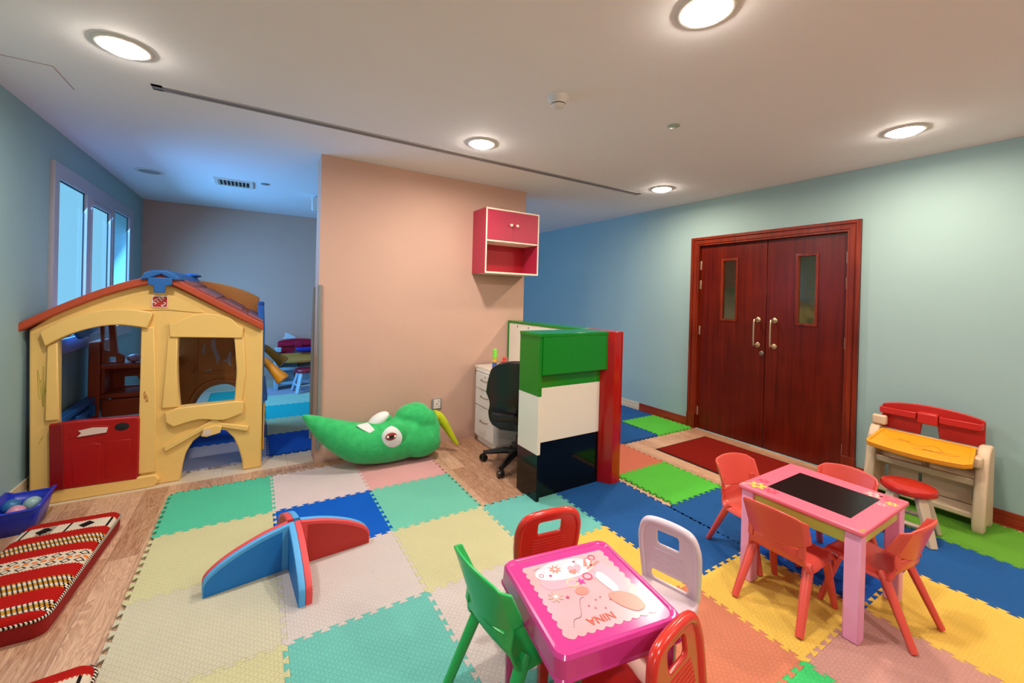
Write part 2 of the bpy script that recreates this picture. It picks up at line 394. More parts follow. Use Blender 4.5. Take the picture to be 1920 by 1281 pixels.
# ---------------------------------------------------------------- ceiling fittings
M_TRIM = mat('white_plastic', '#d8d6d0', .4); M_DARK = mat('dark_gap', '#1b1a1a', .7)
M_EMIT = mat('lamp_diffuser', '#ffffff', .5, emit=(1.0, .88, .74), es=110)
LY = [(-.565, 2.69, 'large round downlight in the ceiling near the grey slot grille'), (1.485, 1.0, 'round downlight at the top edge of the picture'),
      (1.425, 2.79, 'round downlight in the ceiling in front of the pink wall'), (3.53, 2.82, 'small round downlight in the ceiling beside the end of the slot grille'),
      (3.58, .96, 'round downlight in the ceiling near the pale blue wall beyond the door'),
      (-.565, -1.1, 'round ceiling downlight behind the camera by the left wall'),
      (1.485, -1.0, 'round ceiling downlight behind the camera in the middle'), (3.58, -.9, 'round ceiling downlight behind the camera by the right wall')]
dl0 = None
for i, (x, y, lab) in enumerate(LY):
    if dl0 is None:
        t = thing('downlight', lab, 'ceiling light', (x, y, H), 0, 'warm round downlights')
        obj('trim_ring', MB().lathe([(.088, -.004), (.092, -.009), (.108, -.008), (.115, -.003), (.115, .0)], 40), M_TRIM, t)
        obj('diffuser', MB().lathe([(.001, -.034), (.035, -.032), (.064, -.024), (.084, -.011), (.089, -.003), (.001, -.001)], 40), M_EMIT, t)
        dl0 = t
    else:
        t = copy_tree(dl0); t.location = (x, y, H); t['label'] = lab
    area('lamp_light', (x, y, H-.037), .12, LAMP_W*(.6 if (x < 0 and y < 0) else .8 if x < 0 else 1), {-1: (1, .99, .98), 1: (1, .92, .84), 3: (1, .77, .57)}[int(math.floor(x))], spread=175)
t = thing('downlight', 'unlit grey round downlight near the window and the left wall', 'ceiling light', (-.92, 5.39, H))
obj('trim_ring', MB().lathe([(.088, -.004), (.092, -.009), (.108, -.008), (.115, -.003), (.115, .0)], 40), M_TRIM, t)
obj('diffuser', MB().lathe([(.001, -.012), (.089, -.006), (.089, -.001), (.001, -.001)], 40), mat('grey_diffuser', '#9a9ea0', .6), t)
# linear slot grille
t = thing('slot_grille', 'long thin grey linear slot grille running across the ceiling', 'air grille', (1.5, 3.12, H))
g = MB(); x0, x1 = -.53, 3.52
for yy, ww in ((3.075, .026), (3.114, .009), (3.136, .016)): g.box(x0, x1, yy, yy+ww, H-.003, H)
g.box(x0, x0+.05, 3.075, 3.152, H-.003, H); g.box(x1-.05, x1, 3.075, 3.152, H-.003, H)
obj('blades', g, mat('grey_grille', '#aaa6a6', .5), t, world=True, smooth=False)
obj('dark_slot', MB().box(x0, x1, 3.076, 3.152, H-.0015, H), M_DARK, t, world=True, smooth=False)
# square grille near the window
t = thing('air_grille', 'small rectangular white louvred grille in the bluish ceiling', 'air grille', (-.22, 5.4, H))
gx0, gx1, gy0, gy1 = -.40, -.05, 5.23, 5.56
obj('grille_frame', plate([(gx0, gy0), (gx1, gy0), (gx1, gy1), (gx0, gy1)], [[(gx0+.035, gy0+.04), (gx1-.035, gy0+.04), (gx1-.035, gy1-.04), (gx0+.035, gy1-.04)]], .012, .002, T((0, 0, H-.006))), M_TRIM, t, world=True)
g = MB()
for k in range(8):
    xx = gx0+.05+k*.034; g.box(-.002, .002, gy0+.04, gy1-.04, -.014, .0, T((xx, 0, H-.002)) @ Ry(30))
obj('louvre_blades', g, M_TRIM, t, world=True, smooth=False)
obj('dark_opening', MB().box(gx0+.03, gx1-.03, gy0+.03, gy1-.03, H-.001, H), M_DARK, t, world=True, smooth=False)
tag(obj('sprinkler_cover', MB().lathe([(.001, -.008), (.036, -.008), (.042, -.005), (.042, 0)], 28, T((.06, 5.23, H))), mat('grey_cover', '#7b8388', .4)), 'small dark round cover in the ceiling beside the louvred grille', 'sprinkler cover')
tag(obj('sprinkler_cover', MB().lathe([(.001, -.007), (.036, -.007), (.04, -.004), (.04, 0)], 28, T((2.31, 1.765, H))), mat('green_cover', '#9fb3a2', .35)), 'small pale green round cover in the ceiling between smoke detector and right downlight', 'sprinkler cover')
# smoke detector
t = thing('smoke_detector', 'white round smoke detector on the ceiling', 'smoke detector', (1.45, 1.89, H))
obj('mounting_base', MB().lathe([(.001, -.03), (.05, -.03), (.062, -.006), (.062, 0), (.001, 0)], 36), M_TRIM, t)
obj('sensor_head', MB().lathe([(.001, -.066), (.02, -.064), (.036, -.056), (.041, -.048), (.001, -.048)], 36).lathe([(.001, -.042), (.044, -.042), (.047, -.03), (.001, -.03)], 36), M_TRIM, t)
obj('dark_vents', MB().lathe([(.001, -.05), (.035, -.05), (.036, -.04), (.001, -.04)], 36), M_DARK, t)
# access panel outline
M_GAPC = mat('panel_gap', '#a58d80', .8)
g = MB(); g.box(-1.27, -.93, 3.138, 3.145, H-.001, H); g.box(-.935, -.93, 3.14, 3.44, H-.001, H)
struct('trim_access_panel', g, M_GAPC, smooth=False)
g = MB(); g.box(2.7, 2.704, 1.75, 2.15, H-.0006, H); g.box(2.7, 3.1, 2.146, 2.15, H-.0006, H); g.box(3.096, 3.1, 1.75, 2.15, H-.0006, H)
# projector/speaker seen past the partition
t = thing('ceiling_speaker', 'small pale wedge-shaped box hanging below the ceiling behind the pink wall', 'speaker', (.60, 5.5, 2.42))
obj('housing', MB().prism([(-.06, -.06), (.07, -.07), (.09, .06), (-.04, .07)], .16), M_TRIM, t, bevel=.012)
obj('bracket', MB().box(-.02, .02, -.02, .02, .16, .18), M_TRIM, t)

# ---------------------------------------------------------------- foam mats
MATM = {}
def foam(name, col, light=0):
    if name in MATM: return MATM[name]
    k = NT('foam_'+name, .75, .15); q = .0135
    X = k.n('DIVIDE', k.x, q); Y = k.n('DIVIDE', k.y, q)
    chk = k.n('MODULO', k.n('ABSOLUTE', k.n('ADD', k.n('FLOOR', X), k.n('FLOOR', Y))), 2)
    fx = k.n('SUBTRACT', k.n('FRACT', X), .5); fy = k.n('SUBTRACT', k.n('FRACT', Y), .5)
    def dash(u, v):
        l = k.n('ABSOLUTE', k.n('ADD', u, v)); s_ = k.n('ABSOLUTE', k.n('SUBTRACT', u, v))
        return k.n('MULTIPLY', k.n('LESS_THAN', l, .62), k.n('MAXIMUM', 0, k.n('SUBTRACT', 1, k.n('MULTIPLY', s_, 4.5))))
    d1 = dash(fx, fy); d2 = dash(fx, k.n('MULTIPLY', fy, -1))
    h = k.n('ADD', k.n('MULTIPLY', d1, chk), k.n('MULTIPLY', d2, k.n('SUBTRACT', 1, chk)))
    c = srgb(col) if isinstance(col, str) else col; n = k.noise(5, 5)
    n2 = k.n('GREATER_THAN', k.noise(13, 2), .735)
    cc = k.mix(n, tuple(x*.93 for x in c), tuple(min(1, x*1.05) for x in c))
    cc = k.mix(k.n('MULTIPLY', n2, .22), cc, tuple(x*.55 for x in c))
    k.base(cc); k.bump(h, .65, .003)
    MATM[name] = k.m; return k.m
FC = dict(mint=C(80,188,152), palemint=C(108,190,166), paleyellow=C(198,194,150), cream=C(196,190,165), blue=C(2,86,186), white=C(206,190,190), pink=C(214,158,156), teal=C(104,182,172), pinkwhite=C(200,190,186),
          navy=C(30,84,146), lime=C(84,188,62), salmon=C(200,112,88), yellow=C(222,184,84), rose=C(190,142,132), orange=C(198,122,94), green='#3fc46e', moss=C(94,152,48), darkblue='#1456b8', turquoise='#23b9b5',
          palegreen='#b5dcc0', lilac='#b6b4c6', darkteal='#2ca79a')
def tile_outline(x0, y0, x1, y1):
    n = 9; amp, f = .0095, .007
    def seam(L):
        p = L/n; out = [(0, 0)]
        for k in range(n):
            u = k*p
            if k == 0: out.append((f*1.5, -amp))
            out += [(u+.5*p+f, -amp), (u+.5*p-f, amp)]
            if k < n-1: out += [(u+p+f, amp), (u+p-f, -amp)]
            else: out += [(u+p-f*1.5, amp)]
        return out
    P = []
    P += [(x0+u, y0+v) for u, v in seam(x1-x0)]
    P += [(x1+v, y0+u) for u, v in seam(y1-y0)]
    P += [(x0+u, y1+v) for u, v in reversed(seam(x1-x0)+[(x1-x0, 0)])][:-1]
    P += [(x0+v, y0+u) for u, v in reversed(seam(y1-y0)+[(y1-y0, 0)])][:-1]
    out = []
    for q in P:
        if not out or (abs(q[0]-out[-1][0])+abs(q[1]-out[-1][1])) > 1e-6: out.append(q)
    return out
def mat_tile(col, x0, x1, y0, y1, label, dz=0):
    cx, cy = (x0+x1)/2, (y0+y1)/2
    P = [((x-cx)*.9984, (y-cy)*.9984) for x, y in tile_outline(x0, y0, x1, y1)]
    m = foam(col, FC[col])
    o = obj('foam_mat', plate(P, [], .012, 0), m, smooth=False); o.location = (cx, cy, .006+dz)
    tag(o, label, 'foam mat', 'interlocking foam floor mats'); return o
cx_ = [-.478, .128, .732, 1.336, 1.905, 2.478]; ry = [3.675, 3.075, 2.48, 1.885, 1.29]
LT = [
 ('mint', -.478, .128, 3.075, 3.675, 'sea green foam mat at the far left corner of the play area, before the playhouse'),
 ('white', .128, .732, 3.075, 3.675, 'off-white foam mat in the far row between the sea green and the pink mat'),
 ('pink', .732, 1.336, 3.075, 3.675, 'pink foam mat in the far row, in front of the green plush chilli'),
 ('paleyellow', -.478, .128, 2.48, 3.075, 'pale yellow foam mat just in front of the far left sea green mat'),
 ('blue', .128, .732, 2.48, 3.075, 'bright blue foam mat behind the blue and red foam divider'),
 ('palemint', .732, 1.336, 2.48, 3.075, 'light sea green foam mat to the right of the bright blue mat'),
 ('cream', -.478, .128, 1.885, 2.48, 'washed-out cream foam mat under the left wing of the foam divider'),
 ('pinkwhite', .128, .732, 1.885, 2.48, 'pinkish white foam mat under the red wing of the foam divider'),
 ('paleyellow', .732, 1.336, 1.885, 2.48, 'pale yellow foam mat in the middle, left of the red chair with a handle slot'),
 ('teal', 1.336, 1.905, 1.885, 2.48, 'sea green foam mat between the tall counter and the red chair with a handle slot'),
 ('paleyellow', -.478, .128, 1.295, 1.885, 'pale yellow foam mat at the bottom left corner beside the near cushion'),
 ('teal', .128, .732, 1.295, 1.885, 'large sea green foam mat at the bottom, left of the green chair'),
 ('pinkwhite', .732, 1.336, 1.295, 1.885, 'pale pinkish foam mat behind the back of the green chair'),
 ('yellow', 1.336, 1.905, 1.295, 1.885, 'yellow foam mat between the pink plastic table and the blue mats'),
 ('teal', .732, 1.336, .765, 1.295, 'sea green foam mat beneath the seat of the green chair'),
 ('orange', 1.336, 1.905, .765, 1.295, 'orange foam mat to the right of the white chair'),
 ('green', 1.336, 1.905, .165, .765, 'green foam mat tip at the bottom edge between the orange and rose mats'),
 ('navy', 1.905, 2.478, 1.885, 2.48, 'blue foam mat in front of the black base of the counter'),
 ('navy', 1.905, 2.478, 1.295, 1.885, 'blue foam mat between the yellow mat and the left red chair at the activity table'),
 ('yellow', 1.905, 2.478, .765, 1.295, 'yellow foam mat under the red chair nearest the pink plastic table'),
 ('rose', 1.905, 2.478, .165, .765, 'dusty rose foam mat under the near leg of the activity table'),
 ('lime', 2.545, 3.12, 1.85, 2.39, 'lime green foam mat between the counter and the dark red entrance mat'),
 ('salmon', 2.545, 3.12, 2.39, 2.95, 'salmon foam mat behind the red corner column of the counter'),
 ('navy', 2.478, 3.06, 1.295, 1.845, 'blue foam mat beneath the far left chair of the activity table'),
 ('darkblue', 2.478, 3.06, .765, 1.295, 'deep blue foam mat in the shade under the activity table'),
 ('yellow', 2.478, 3.06, .165, .765, 'yellow foam mat on the right, under the right-hand red chair'),
 ('navy', 3.06, 3.645, 1.295, 1.76, 'blue foam mat on the far side of the activity table towards the entrance mat'),
 ('navy', 3.06, 3.645, .765, 1.295, 'blue foam mat next to the white and red stool'),
 ('navy', 3.06, 3.645, .165, .765, 'blue foam mat at the right edge of the picture'),
 ('moss', 3.645, 4.245, .765, 1.33, 'green foam mat under the art desk by the right wall'),
 ('moss', 3.645, 4.245, .165, .765, 'green foam mat at the right edge by the baseboard'),
 ('navy', 3.11, 3.69, 2.90, 3.47, 'blue foam mat behind the salmon mat, left of the far lime green mat'),
 ('lime', 3.69, 4.26, 2.895, 3.44, 'lime green foam mat against the baseboard left of the double door'),
 ('navy', 3.69, 4.26, 3.44, 4.0, 'blue foam mat against the beige skirting beyond the far lime green mat'),
 # back room
 ('darkblue', .115, .72, 4.15, 4.74, 'blue foam mat nearest the threshold between playhouse and pink wall'),
 ('paleyellow', .115, .72, 4.74, 5.32, 'pale yellow foam mat in the back room behind the tip of the plush chilli'),
 ('turquoise', .115, .72, 5.32, 5.93, 'turquoise foam mat in the back room'),
 ('palegreen', .115, .72, 5.93, 6.5, 'pale green foam mat in the back room in front of the far stool'),
 ('lilac', .115, .72, 6.5, 7.08, 'grey lilac foam mat under the far stool'),
 ('lilac', -.49, .115, 4.08, 4.66, 'lilac white foam mat inside the playhouse, seen through the low arch'),
 ('darkblue', -.49, .115, 4.66, 5.24, 'blue foam mat inside the playhouse behind the lilac white one'),
 ('palegreen', -.49, .115, 5.24, 5.82, 'pale green foam mat just behind the playhouse'),
 ('blue', -.49, .115, 5.82, 6.4, 'bright blue foam mat behind the playhouse'),
 ('darkteal', -.49, .115, 6.4, 7.0, 'dark sea green foam mat at the back of the room'),
 ('palegreen', -1.09, -.49, 5.82, 6.4, 'pale green foam mat near the left wall in the back room'),
 ('turquoise', -1.09, -.49, 5.24, 5.82, 'turquoise foam mat near the left wall behind the playhouse'),
 ('darkblue', .72, 1.32, 5.93, 6.5, 'blue foam mat in the back room, half behind the pink wall'),
 ('darkblue', .72, 1.32, 6.5, 7.08, 'blue foam mat in the back room beside the far desk'),
]
for t_ in LT: mat_tile(*t_)
# entrance mat
k = NT('red_carpet', .95, .1); k.base(k.mix(k.noise(420, 2), C(101,14,8), C(137,29,18))); k.bump(k.noise(500, 2), .6, .002)
M_CARPET = k.m
t = thing('entrance_mat', 'dark red carpet mat on the wood floor in front of the double door', 'mat', (3.72, 2.2, 0))
obj('pile', MB().box(3.345, 4.115, 1.785, 2.635, .002, .008), M_CARPET, t, world=True)
obj('rubber_border', MB().box(3.33, 4.13, 1.77, 2.65, 0, .0045), mat('black_rubber', '#1d1412', .8), t, world=True)

# ---------------------------------------------------------------- reception counter in flag colours
def gloss(name, col, rough=.12, **k): return mat(name, col, rough, **k)
M_CG = gloss('counter_green', C(6,125,22)); M_CW = gloss('counter_white', '#e5ddcf', .2); M_CK = gloss('counter_black', '#070807', .1, spec=.3); M_CR = gloss('counter_red', '#a80f0a', .15)
CZ = .012
ct = thing('reception_counter', 'tall glossy counter painted green, white and black with a red corner column', 'counter', (2.1, 2.6, CZ))
def cbox(name, m, *b, bevel=.003): return obj(name, MB().box(*b), m, ct, world=True, bevel=bevel)
# left side panel in three bands
for nm, m, z0, z1 in (('side_panel', M_CK, CZ, .34), ('side_panel', M_CW, .34, .75), ('side_panel', M_CG, .75, 1.17)):
    cbox(nm, m, 1.695, 1.72, 2.345, 2.60, z0, z1, bevel=.001)
cbox('top_board', M_CG, 1.69, 2.37, 2.335, 2.60, 1.17, 1.195)
cbox('fascia', M_CG, 1.72, 2.365, 2.337, 2.355, .90, 1.17)
cbox('front_panel', M_CK, 1.72, 2.31, 2.385, 2.405, CZ, .408, bevel=.001)
cbox('front_panel', M_CW, 1.72, 2.31, 2.385, 2.405, .408, .80, bevel=.001)
cbox('front_panel', M_CG, 1.72, 2.31, 2.385, 2.405, .80, 1.17, bevel=.001)
# red column with rounded corner, running back along the wing
pts = [(2.31, 2.385), (2.37, 2.29)]+[(2.44+.045*cos(radians(q)), 2.335+.045*sin(radians(q))) for q in (-90, -60, -30, 0)]+[(2.485, 2.66), (2.37, 2.66), (2.37, 2.6), (2.31, 2.6)]
obj('corner_column', MB().prism(pts, 1.183, T((0, 0, CZ))), M_CR, ct, world=True, bevel=.002)
cbox('wing_inner_panel', M_CW, 2.31, 2.33, 2.60, 3.765, CZ, 1.172)
cbox('wing_outer_panel', M_CW, 2.465, 2.483, 2.66, 3.765, CZ, 1.172)
cbox('wing_top', M_CG, 2.303, 2.37, 2.60, 3.775, 1.172, 1.196)
cbox('wing_top', M_CG, 2.37, 2.49, 2.66, 3.775, 1.172, 1.196)
cbox('wing_end_trim', M_CG, 2.302, 2.333, 3.765, 3.782, .80, 1.196)
cbox('inner_worktop', M_CW, 1.91, 2.31, 2.7, 3.76, .72, .745)
g = MB()
for y in (3.6, 3.4, 3.0): g.lathe([(.001, 0), (.008, 0), (.008, .002), (.001, .002)], 12, T((2.31, y, 1.14)) @ Ry(-90))
obj('screw_caps', g, M_DARK, ct, world=True)

# drawer pedestal
pd = thing('drawer_pedestal', 'white drawer pedestal standing against the pink wall behind the office chair', 'drawer unit', (2.08, 3.5, 0))
M_PED = mat('white_laminate', '#e6e3e2', .25)
PX_, PY0, PY1 = 1.895, 3.31, 3.70
obj('carcass', MB().box(PX_+.012, 2.28, PY0, PY1, .05, .70).box(PX_+.03, 2.28, PY0+.01, PY1-.01, 0, .05), M_PED, pd, world=True, bevel=.002)
obj('top', MB().box(PX_, 2.285, PY0-.004, PY1+.004, .70, .718), M_PED, pd, world=True, bevel=.002)
for z0, z1 in ((.075, .362), (.372, .53), (.536, .69)):
    d = obj('drawer', MB().box(PX_-.004, PX_+.012, PY0+.004, PY1-.004, z0, z1), M_PED, pd, world=True, bevel=.002)
    zc = z1-.06 if z1 > .4 else .235
    obj('handle', MB().tube(smooth_path([(PX_-.004, 3.57, zc), (PX_-.025, 3.555, zc), (PX_-.028, 3.50, zc), (PX_-.025, 3.445, zc), (PX_-.004, 3.43, zc)], 4), .004, 8), mat('satin_handle', '#8f7c6c', .3, metal=.8), d, world=True)
obj('lock', MB().lathe([(.009, 0), (.009, .004), (.001, .004)], 16, T((PX_-.004, 3.5, .665)) @ Ry(-90)), M_STEEL, pd, world=True)
# little block toys on the worktop
t = thing('toy_tower', 'small stack of green, yellow and blue toy bricks standing on the worktop', 'toy', (1.99, 3.5, .745))
for z0, z1, c in ((0, .06, '#3b62b5'), (.06, .10, '#e8b43a'), (.10, .19, '#7be03f')):
    obj('brick', MB().lathe([(.001, z0), (.024-.03*z0, z0), (.024-.03*z1, z1-.004), (.018-.03*z1, z1), (.001, z1)], 16), mat('toy'+c, c, .4), t)
t = thing('toy_figure', 'small red peg toy standing on the worktop beside the white panel', 'toy', (2.10, 3.5, .745))
obj('peg', MB().lathe([(.001, 0), (.03, 0), (.03, .06), (.014, .075), (.02, .09), (.012, .105), (.001, .108)], 16), mat('toy_red', '#e0352b', .4), t)

# office chair
oc = thing('office_chair', 'black office swivel chair seen from behind beside the counter', 'chair', (1.955, 2.98, 0), radians(-38))
M_FAB = mat('black_leather', '#151516', .38, noise=.3, nscale=40, bump=.1); M_BPL = mat('black_plastic', '#0d0d0e', .3)
def oc_back(u, v, yo=0):
    w_ = .235*(1-.22*max(0, (.38-v))/.38*0) * (.70+.42*math.sin(pi*min(1, .18+v*.75))**1.1) * (1 if v < .86 else math.sqrt(max(0, 1-((v-.86)/.145)**2)))
    if v < .12: w_ *= .6+.4*math.sqrt(max(0, 1-((.12-v)/.12)**2))
    if .2 < v < .5: w_ *= 1-.10*math.sin(pi*(v-.2)/.3)
    x = (u*2-1)*w_
    y = -.24-.10*v+.05*math.sin(pi*v*1.1)+(x*x)*1.1+yo-.04*math.exp(-((v-.25)/.2)**2)*-1
    return Vector((x, y, .36+.58*v))
obj('backrest', MB().grid(lambda u, v: oc_back(u, v), 16, 24), M_BPL, oc, solid=.03, bevel=.006)
obj('back_cushion', MB().grid(lambda u, v: oc_back(.04+u*.92, .03+v*.94, .035), 16, 24), M_FAB, oc, solid=.04, bevel=.015, seg=3)
obj('seat', MB().prism(rrect(-.23, .23, -.22, .24, .09), .075, T((0, 0, .42))), M_FAB, oc, bevel=.025, seg=4)
obj('seat_bracket', MB().tube([(0, -.26, .5), (0, -.22, .42), (0, 0, .40)], .02, 8).box(-.08, .08, -.1, .1, .395, .42), M_BPL, oc)
obj('gas_column', MB().lathe([(.001, .08), (.028, .08), (.028, .25), (.018, .25), (.018, .40), (.001, .40)], 20), M_BPL, oc)
for k in range(5):
    t_ = radians(90+72*k+14); d = Vector((cos(t_), sin(t_), 0)); s_ = Vector((-sin(t_), cos(t_), 0))
    leg = obj('star_leg', MB().tube([Vector((0, 0, .115))+d*.02, Vector((0, 0, .115))+d*.12, Vector((0, 0, .09))+d*.24, Vector((0, 0, .075))+d*.31], [.036, .034, .028, .02], 8, flat=.8), M_BPL, oc)
    c = d*.31
    obj('caster', MB().lathe([(.008, -.026), (.028, -.026), (.030, -.02), (.030, -.006), (.01, -.006), (.01, .006), (.030, .006), (.030, .02), (.028, .026), (.008, .026)], 18, T(c+Vector((0, 0, .031))) @ Rz(math.degrees(t_)+50) @ Rx(90)), M_BPL, leg)

# wall cabinet
wc = thing('wall_cabinet', 'raspberry pink wall cabinet with white edges, two doors and an open shelf', 'cabinet', (2.15, YP, 1.67))
M_RASP = mat('raspberry_laminate', '#b52a48', .35); M_EDGE = mat('cream_edging', '#efe0cc', .4); M_RASP_IN = mat('raspberry_inside', '#b3182a', .45)
X0, X1, Y0, Z0, Z1 = 1.862, 2.485, 3.51, 1.672, 2.305
for q_ in (X0, X1-.016): obj('side_panel', MB().box(q_, q_+.016, Y0+.002, YP, Z0, Z1), M_RASP, wc, world=True)
for q_ in (Z0, Z1-.016): obj('horizontal_panel', MB().box(X0+.016, X1-.016, Y0+.002, YP, q_, q_+.016), M_EDGE, wc, world=True)
obj('back_panel', MB().box(X0+.016, X1-.016, YP-.012, YP, Z0, Z1), M_RASP_IN, wc, world=True)
obj('shelf', MB().box(X0+.014, X1-.014, Y0+.004, YP-.012, 1.983, 1.999), M_EDGE, wc, world=True)
obj('edge_banding', plate([(X0, Z0), (X1, Z0), (X1, Z1), (X0, Z1)], [[(X0+.014, Z0+.014), (X1-.014, Z0+.014), (X1-.014, Z1-.014), (X0+.014, Z1-.014)]], .004, 0, T((0, Y0, 0)) @ XZ), M_EDGE, wc, world=True)
xm = 2.172
for x0, x1, kx in ((X0+.016, xm-.003, xm-.035), (xm+.003, X1-.016, xm+.035)):
    d = obj('door', MB().box(x0, x1, Y0-.001, Y0+.015, 2.0, Z1-.016), M_RASP, wc, world=True, bevel=.001)
    obj('knob', MB().lathe([(.006, 0), (.006, .012), (.015, .018), (.015, .026), (.008, .03), (.001, .03)], 20, T((kx, Y0-.001, 2.155)) @ Rx(90)), M_EDGE, d, world=True)
obj('door_gap', MB().box(xm-.003, xm+.003, Y0+.006, Y0+.01, 2.0, Z1-.016), M_EDGE, wc, world=True)

# power socket
so = thing('power_socket', 'grey and white three-pin power socket on the pink wall above the plush chilli', 'socket', (1.515, YP, .387))
obj('plate', plate(rrect(-.052, .052, -.052, .052, .006), [], .01, .002, T((0, -.005, 0)) @ XZ), mat('grey_plate', '#8a8684', .4), so)
obj('insert', plate(rrect(-.034, .034, -.044, .044, .004), [], .006, .001, T((0, -.012, 0)) @ XZ), mat('white_insert', '#dcd3cd', .4), so)
obj('pin_holes', MB().box(-.003, .003, -.0165, -.013, -.006, .008).box(-.020, -.012, -.0165, -.013, -.026, -.021).box(.012, .020, -.0165, -.013, -.026, -.021).box(.010, .018, -.0165, -.013, .022, .03), M_DARK, so)

# foam corner guards
M_GG = mat('grey_foam', '#80827f', .7, bump=.1)
tag(obj('corner_guard', MB().tube(smooth_path([(PX0+.018, YP-.012, .13), (PX0+.022, YP-.012, .5), (PX0+.02, YP-.012, .9), (PX0+.012, YP-.012, 1.2), (PX0+.008, YP-.012, 1.505)], 4), .018, 12), M_GG), 'grey foam tube guard on the front edge of the pink wall', 'corner guard')
tag(obj('corner_guard', MB().tube([(PX0-.008, YP+.235, .15), (PX0-.008, YP+.235, .80), (PX0-.008, YP+.235, 1.49)], .016, 12), M_GG), 'thin grey foam guard on the far edge of the pink wall', 'corner guard')

# ---------------------------------------------------------------- playhouse
M_CRM = mat('cream_plastic', C(232,192,112), .42, noise=.05, nscale=4, bump=.25, bscale=350); M_ROOF = mat('terracotta_plastic', C(176,70,39), .45, bump=.2, bscale=300)
M_ROOFT = mat('roof_tiles_plastic', '#9c5a55', .5, bump=.2, bscale=300)
M_PB = mat('blue_plastic', '#1e5fa5', .4, bump=.15, bscale=300); M_BRN = mat('brown_plastic', C(228, 138, 58), .38, bump=.15, bscale=300); M_BRK = mat('dark_brown_plastic', '#9c3c18', .4)
M_GATE = mat('red_gate_plastic', C(159,7,7), .32, bump=.15, bscale=300); M_STK = mat('torn_white_sticker', '#d8c0b4', .5)
HY, HB = 3.93, 5.15
ph = thing('playhouse', 'large cream plastic playhouse with terracotta roof, red half door and brown rear wall', 'playhouse', (-.58, 4.5, 0))
fx = lambda z, o=0: 0
facade = [(-1.235, .0), (-.46, .0)]
arch = [(-.46, 0), (-.45, .10), (-.43, .2), (-.385, .285), (-.33, .33), (-.25, .355), (-.18, .335), (-.13, .27), (-.095, .18), (-.07, .08), (-.065, 0)]
roofline = [(.055, 1.14), (-.14, 1.24), (-.345, 1.36), (-.505, 1.455), (-.59, 1.49), (-.66, 1.48), (-.78, 1.44), (-.93, 1.37), (-1.13, 1.26), (-1.25, 1.15)]
outl = [(-1.235, 0)]+arch[:-1]+[(-.065, 0), (.065, 0)]+roofline
door_h = [(-1.10, .055), (-.695, .055), (-.685, .6), (-.70, 1.155)]+sp2([(-.70, 1.155), (-.82, 1.175), (-.94, 1.165), (-1.04, 1.13), (-1.12, 1.075)], 4)[1:]+[(-1.115, .6)]
win_h = sp2([(-.47, .555), (-.485, .75), (-.49, .95), (-.482, 1.095)], 4)+[(-.31, 1.108)]+sp2([(-.145, 1.09), (-.125, .9), (-.12, .7), (-.13, .56)], 4)
fc = obj('front_wall', plate(outl, [door_h, win_h], .09, .012, T((0, HY+.045, 0)) @ XZ, 2), M_CRM, ph, world=True)
def trim(name, pts, d=.03, m=M_CRM, y=HY, parent=None, b=.008, holes=()):
    return obj(name, plate(pts, holes, d, b, T((0, y-d/2+.004, 0)) @ XZ, 2), m, parent or fc, world=True)
# mouldings
trim('door_arch', sp2([(-1.165, 1.045), (-1.06, 1.115), (-.93, 1.165), (-.80, 1.18), (-.66, 1.155)], 5)+[(-.63, 1.26)]+sp2([(-.64, 1.272), (-.80, 1.295), (-.95, 1.27), (-1.08, 1.215), (-1.19, 1.14)], 5), .05)
trim('door_post', [(-.70, .10), (-.60, .10), (-.603, .6), (-.622, 1.16), (-.695, 1.165)], .02)
trim('door_post', [(-1.165, .55), (-1.098, .55), (-1.104, .8), (-1.112, 1.07), (-1.16, 1.05)], .028)
trim('threshold', [(-1.16, .0), (-.60, .0), (-.575, .05), (-.60, .085), (-1.10, .085), (-1.16, .03)], .035)
trim('window_lintel', [(-.535, 1.085), (-.085, 1.065), (-.08, 1.15), (-.09, 1.16)]+sp2([(-.115, 1.165), (-.16, 1.22), (-.25, 1.255), (-.36, 1.26), (-.44, 1.23), (-.50, 1.195)], 4)+[(-.54, 1.185)], .034)
trim('window_jamb', [(-.575, .56), (-.475, .56), (-.49, .8), (-.488, 1.09), (-.545, 1.09), (-.56, .8)], .02)
trim('window_jamb', [(-.13, .56), (-.075, .56), (-.055, .8), (-.075, 1.07), (-.14, 1.08), (-.118, .8)], .02)
trim('window_sill', [(-.545, .46)]+sp2([(-.50, .42), (-.35, .455), (-.2, .43), (-.07, .47)], 4)+[(-.065, .56), (-.12, .57), (-.48, .56), (-.55, .53)], .045)
trim('gable_panel', sp2([(-.89, 1.275), (-.75, 1.36), (-.62, 1.40), (-.50, 1.38), (-.38, 1.31), (-.32, 1.26)], 4)+[(-.55, 1.285)], .012, b=.004)
trim('porch_ridge', [(-.555, .275), (-.55, .235), (-.30, .375), (-.21, .37), (-.035, .315), (-.03, .355), (-.20, .405), (-.255, .445), (-.32, .41)], .03)
tg = trim('name_plate', [(-.335, .325), (-.30, .315), (-.215, .335), (-.205, .385), (-.25, .398), (-.32, .38)], .045, b=.006)
obj('torn_sticker', plate([(-.322, .333), (-.27, .333), (-.275, .375), (-.322, .372)], [], .001, 0, T((0, HY-.0425, 0)) @ XZ), M_STK, tg, world=True)
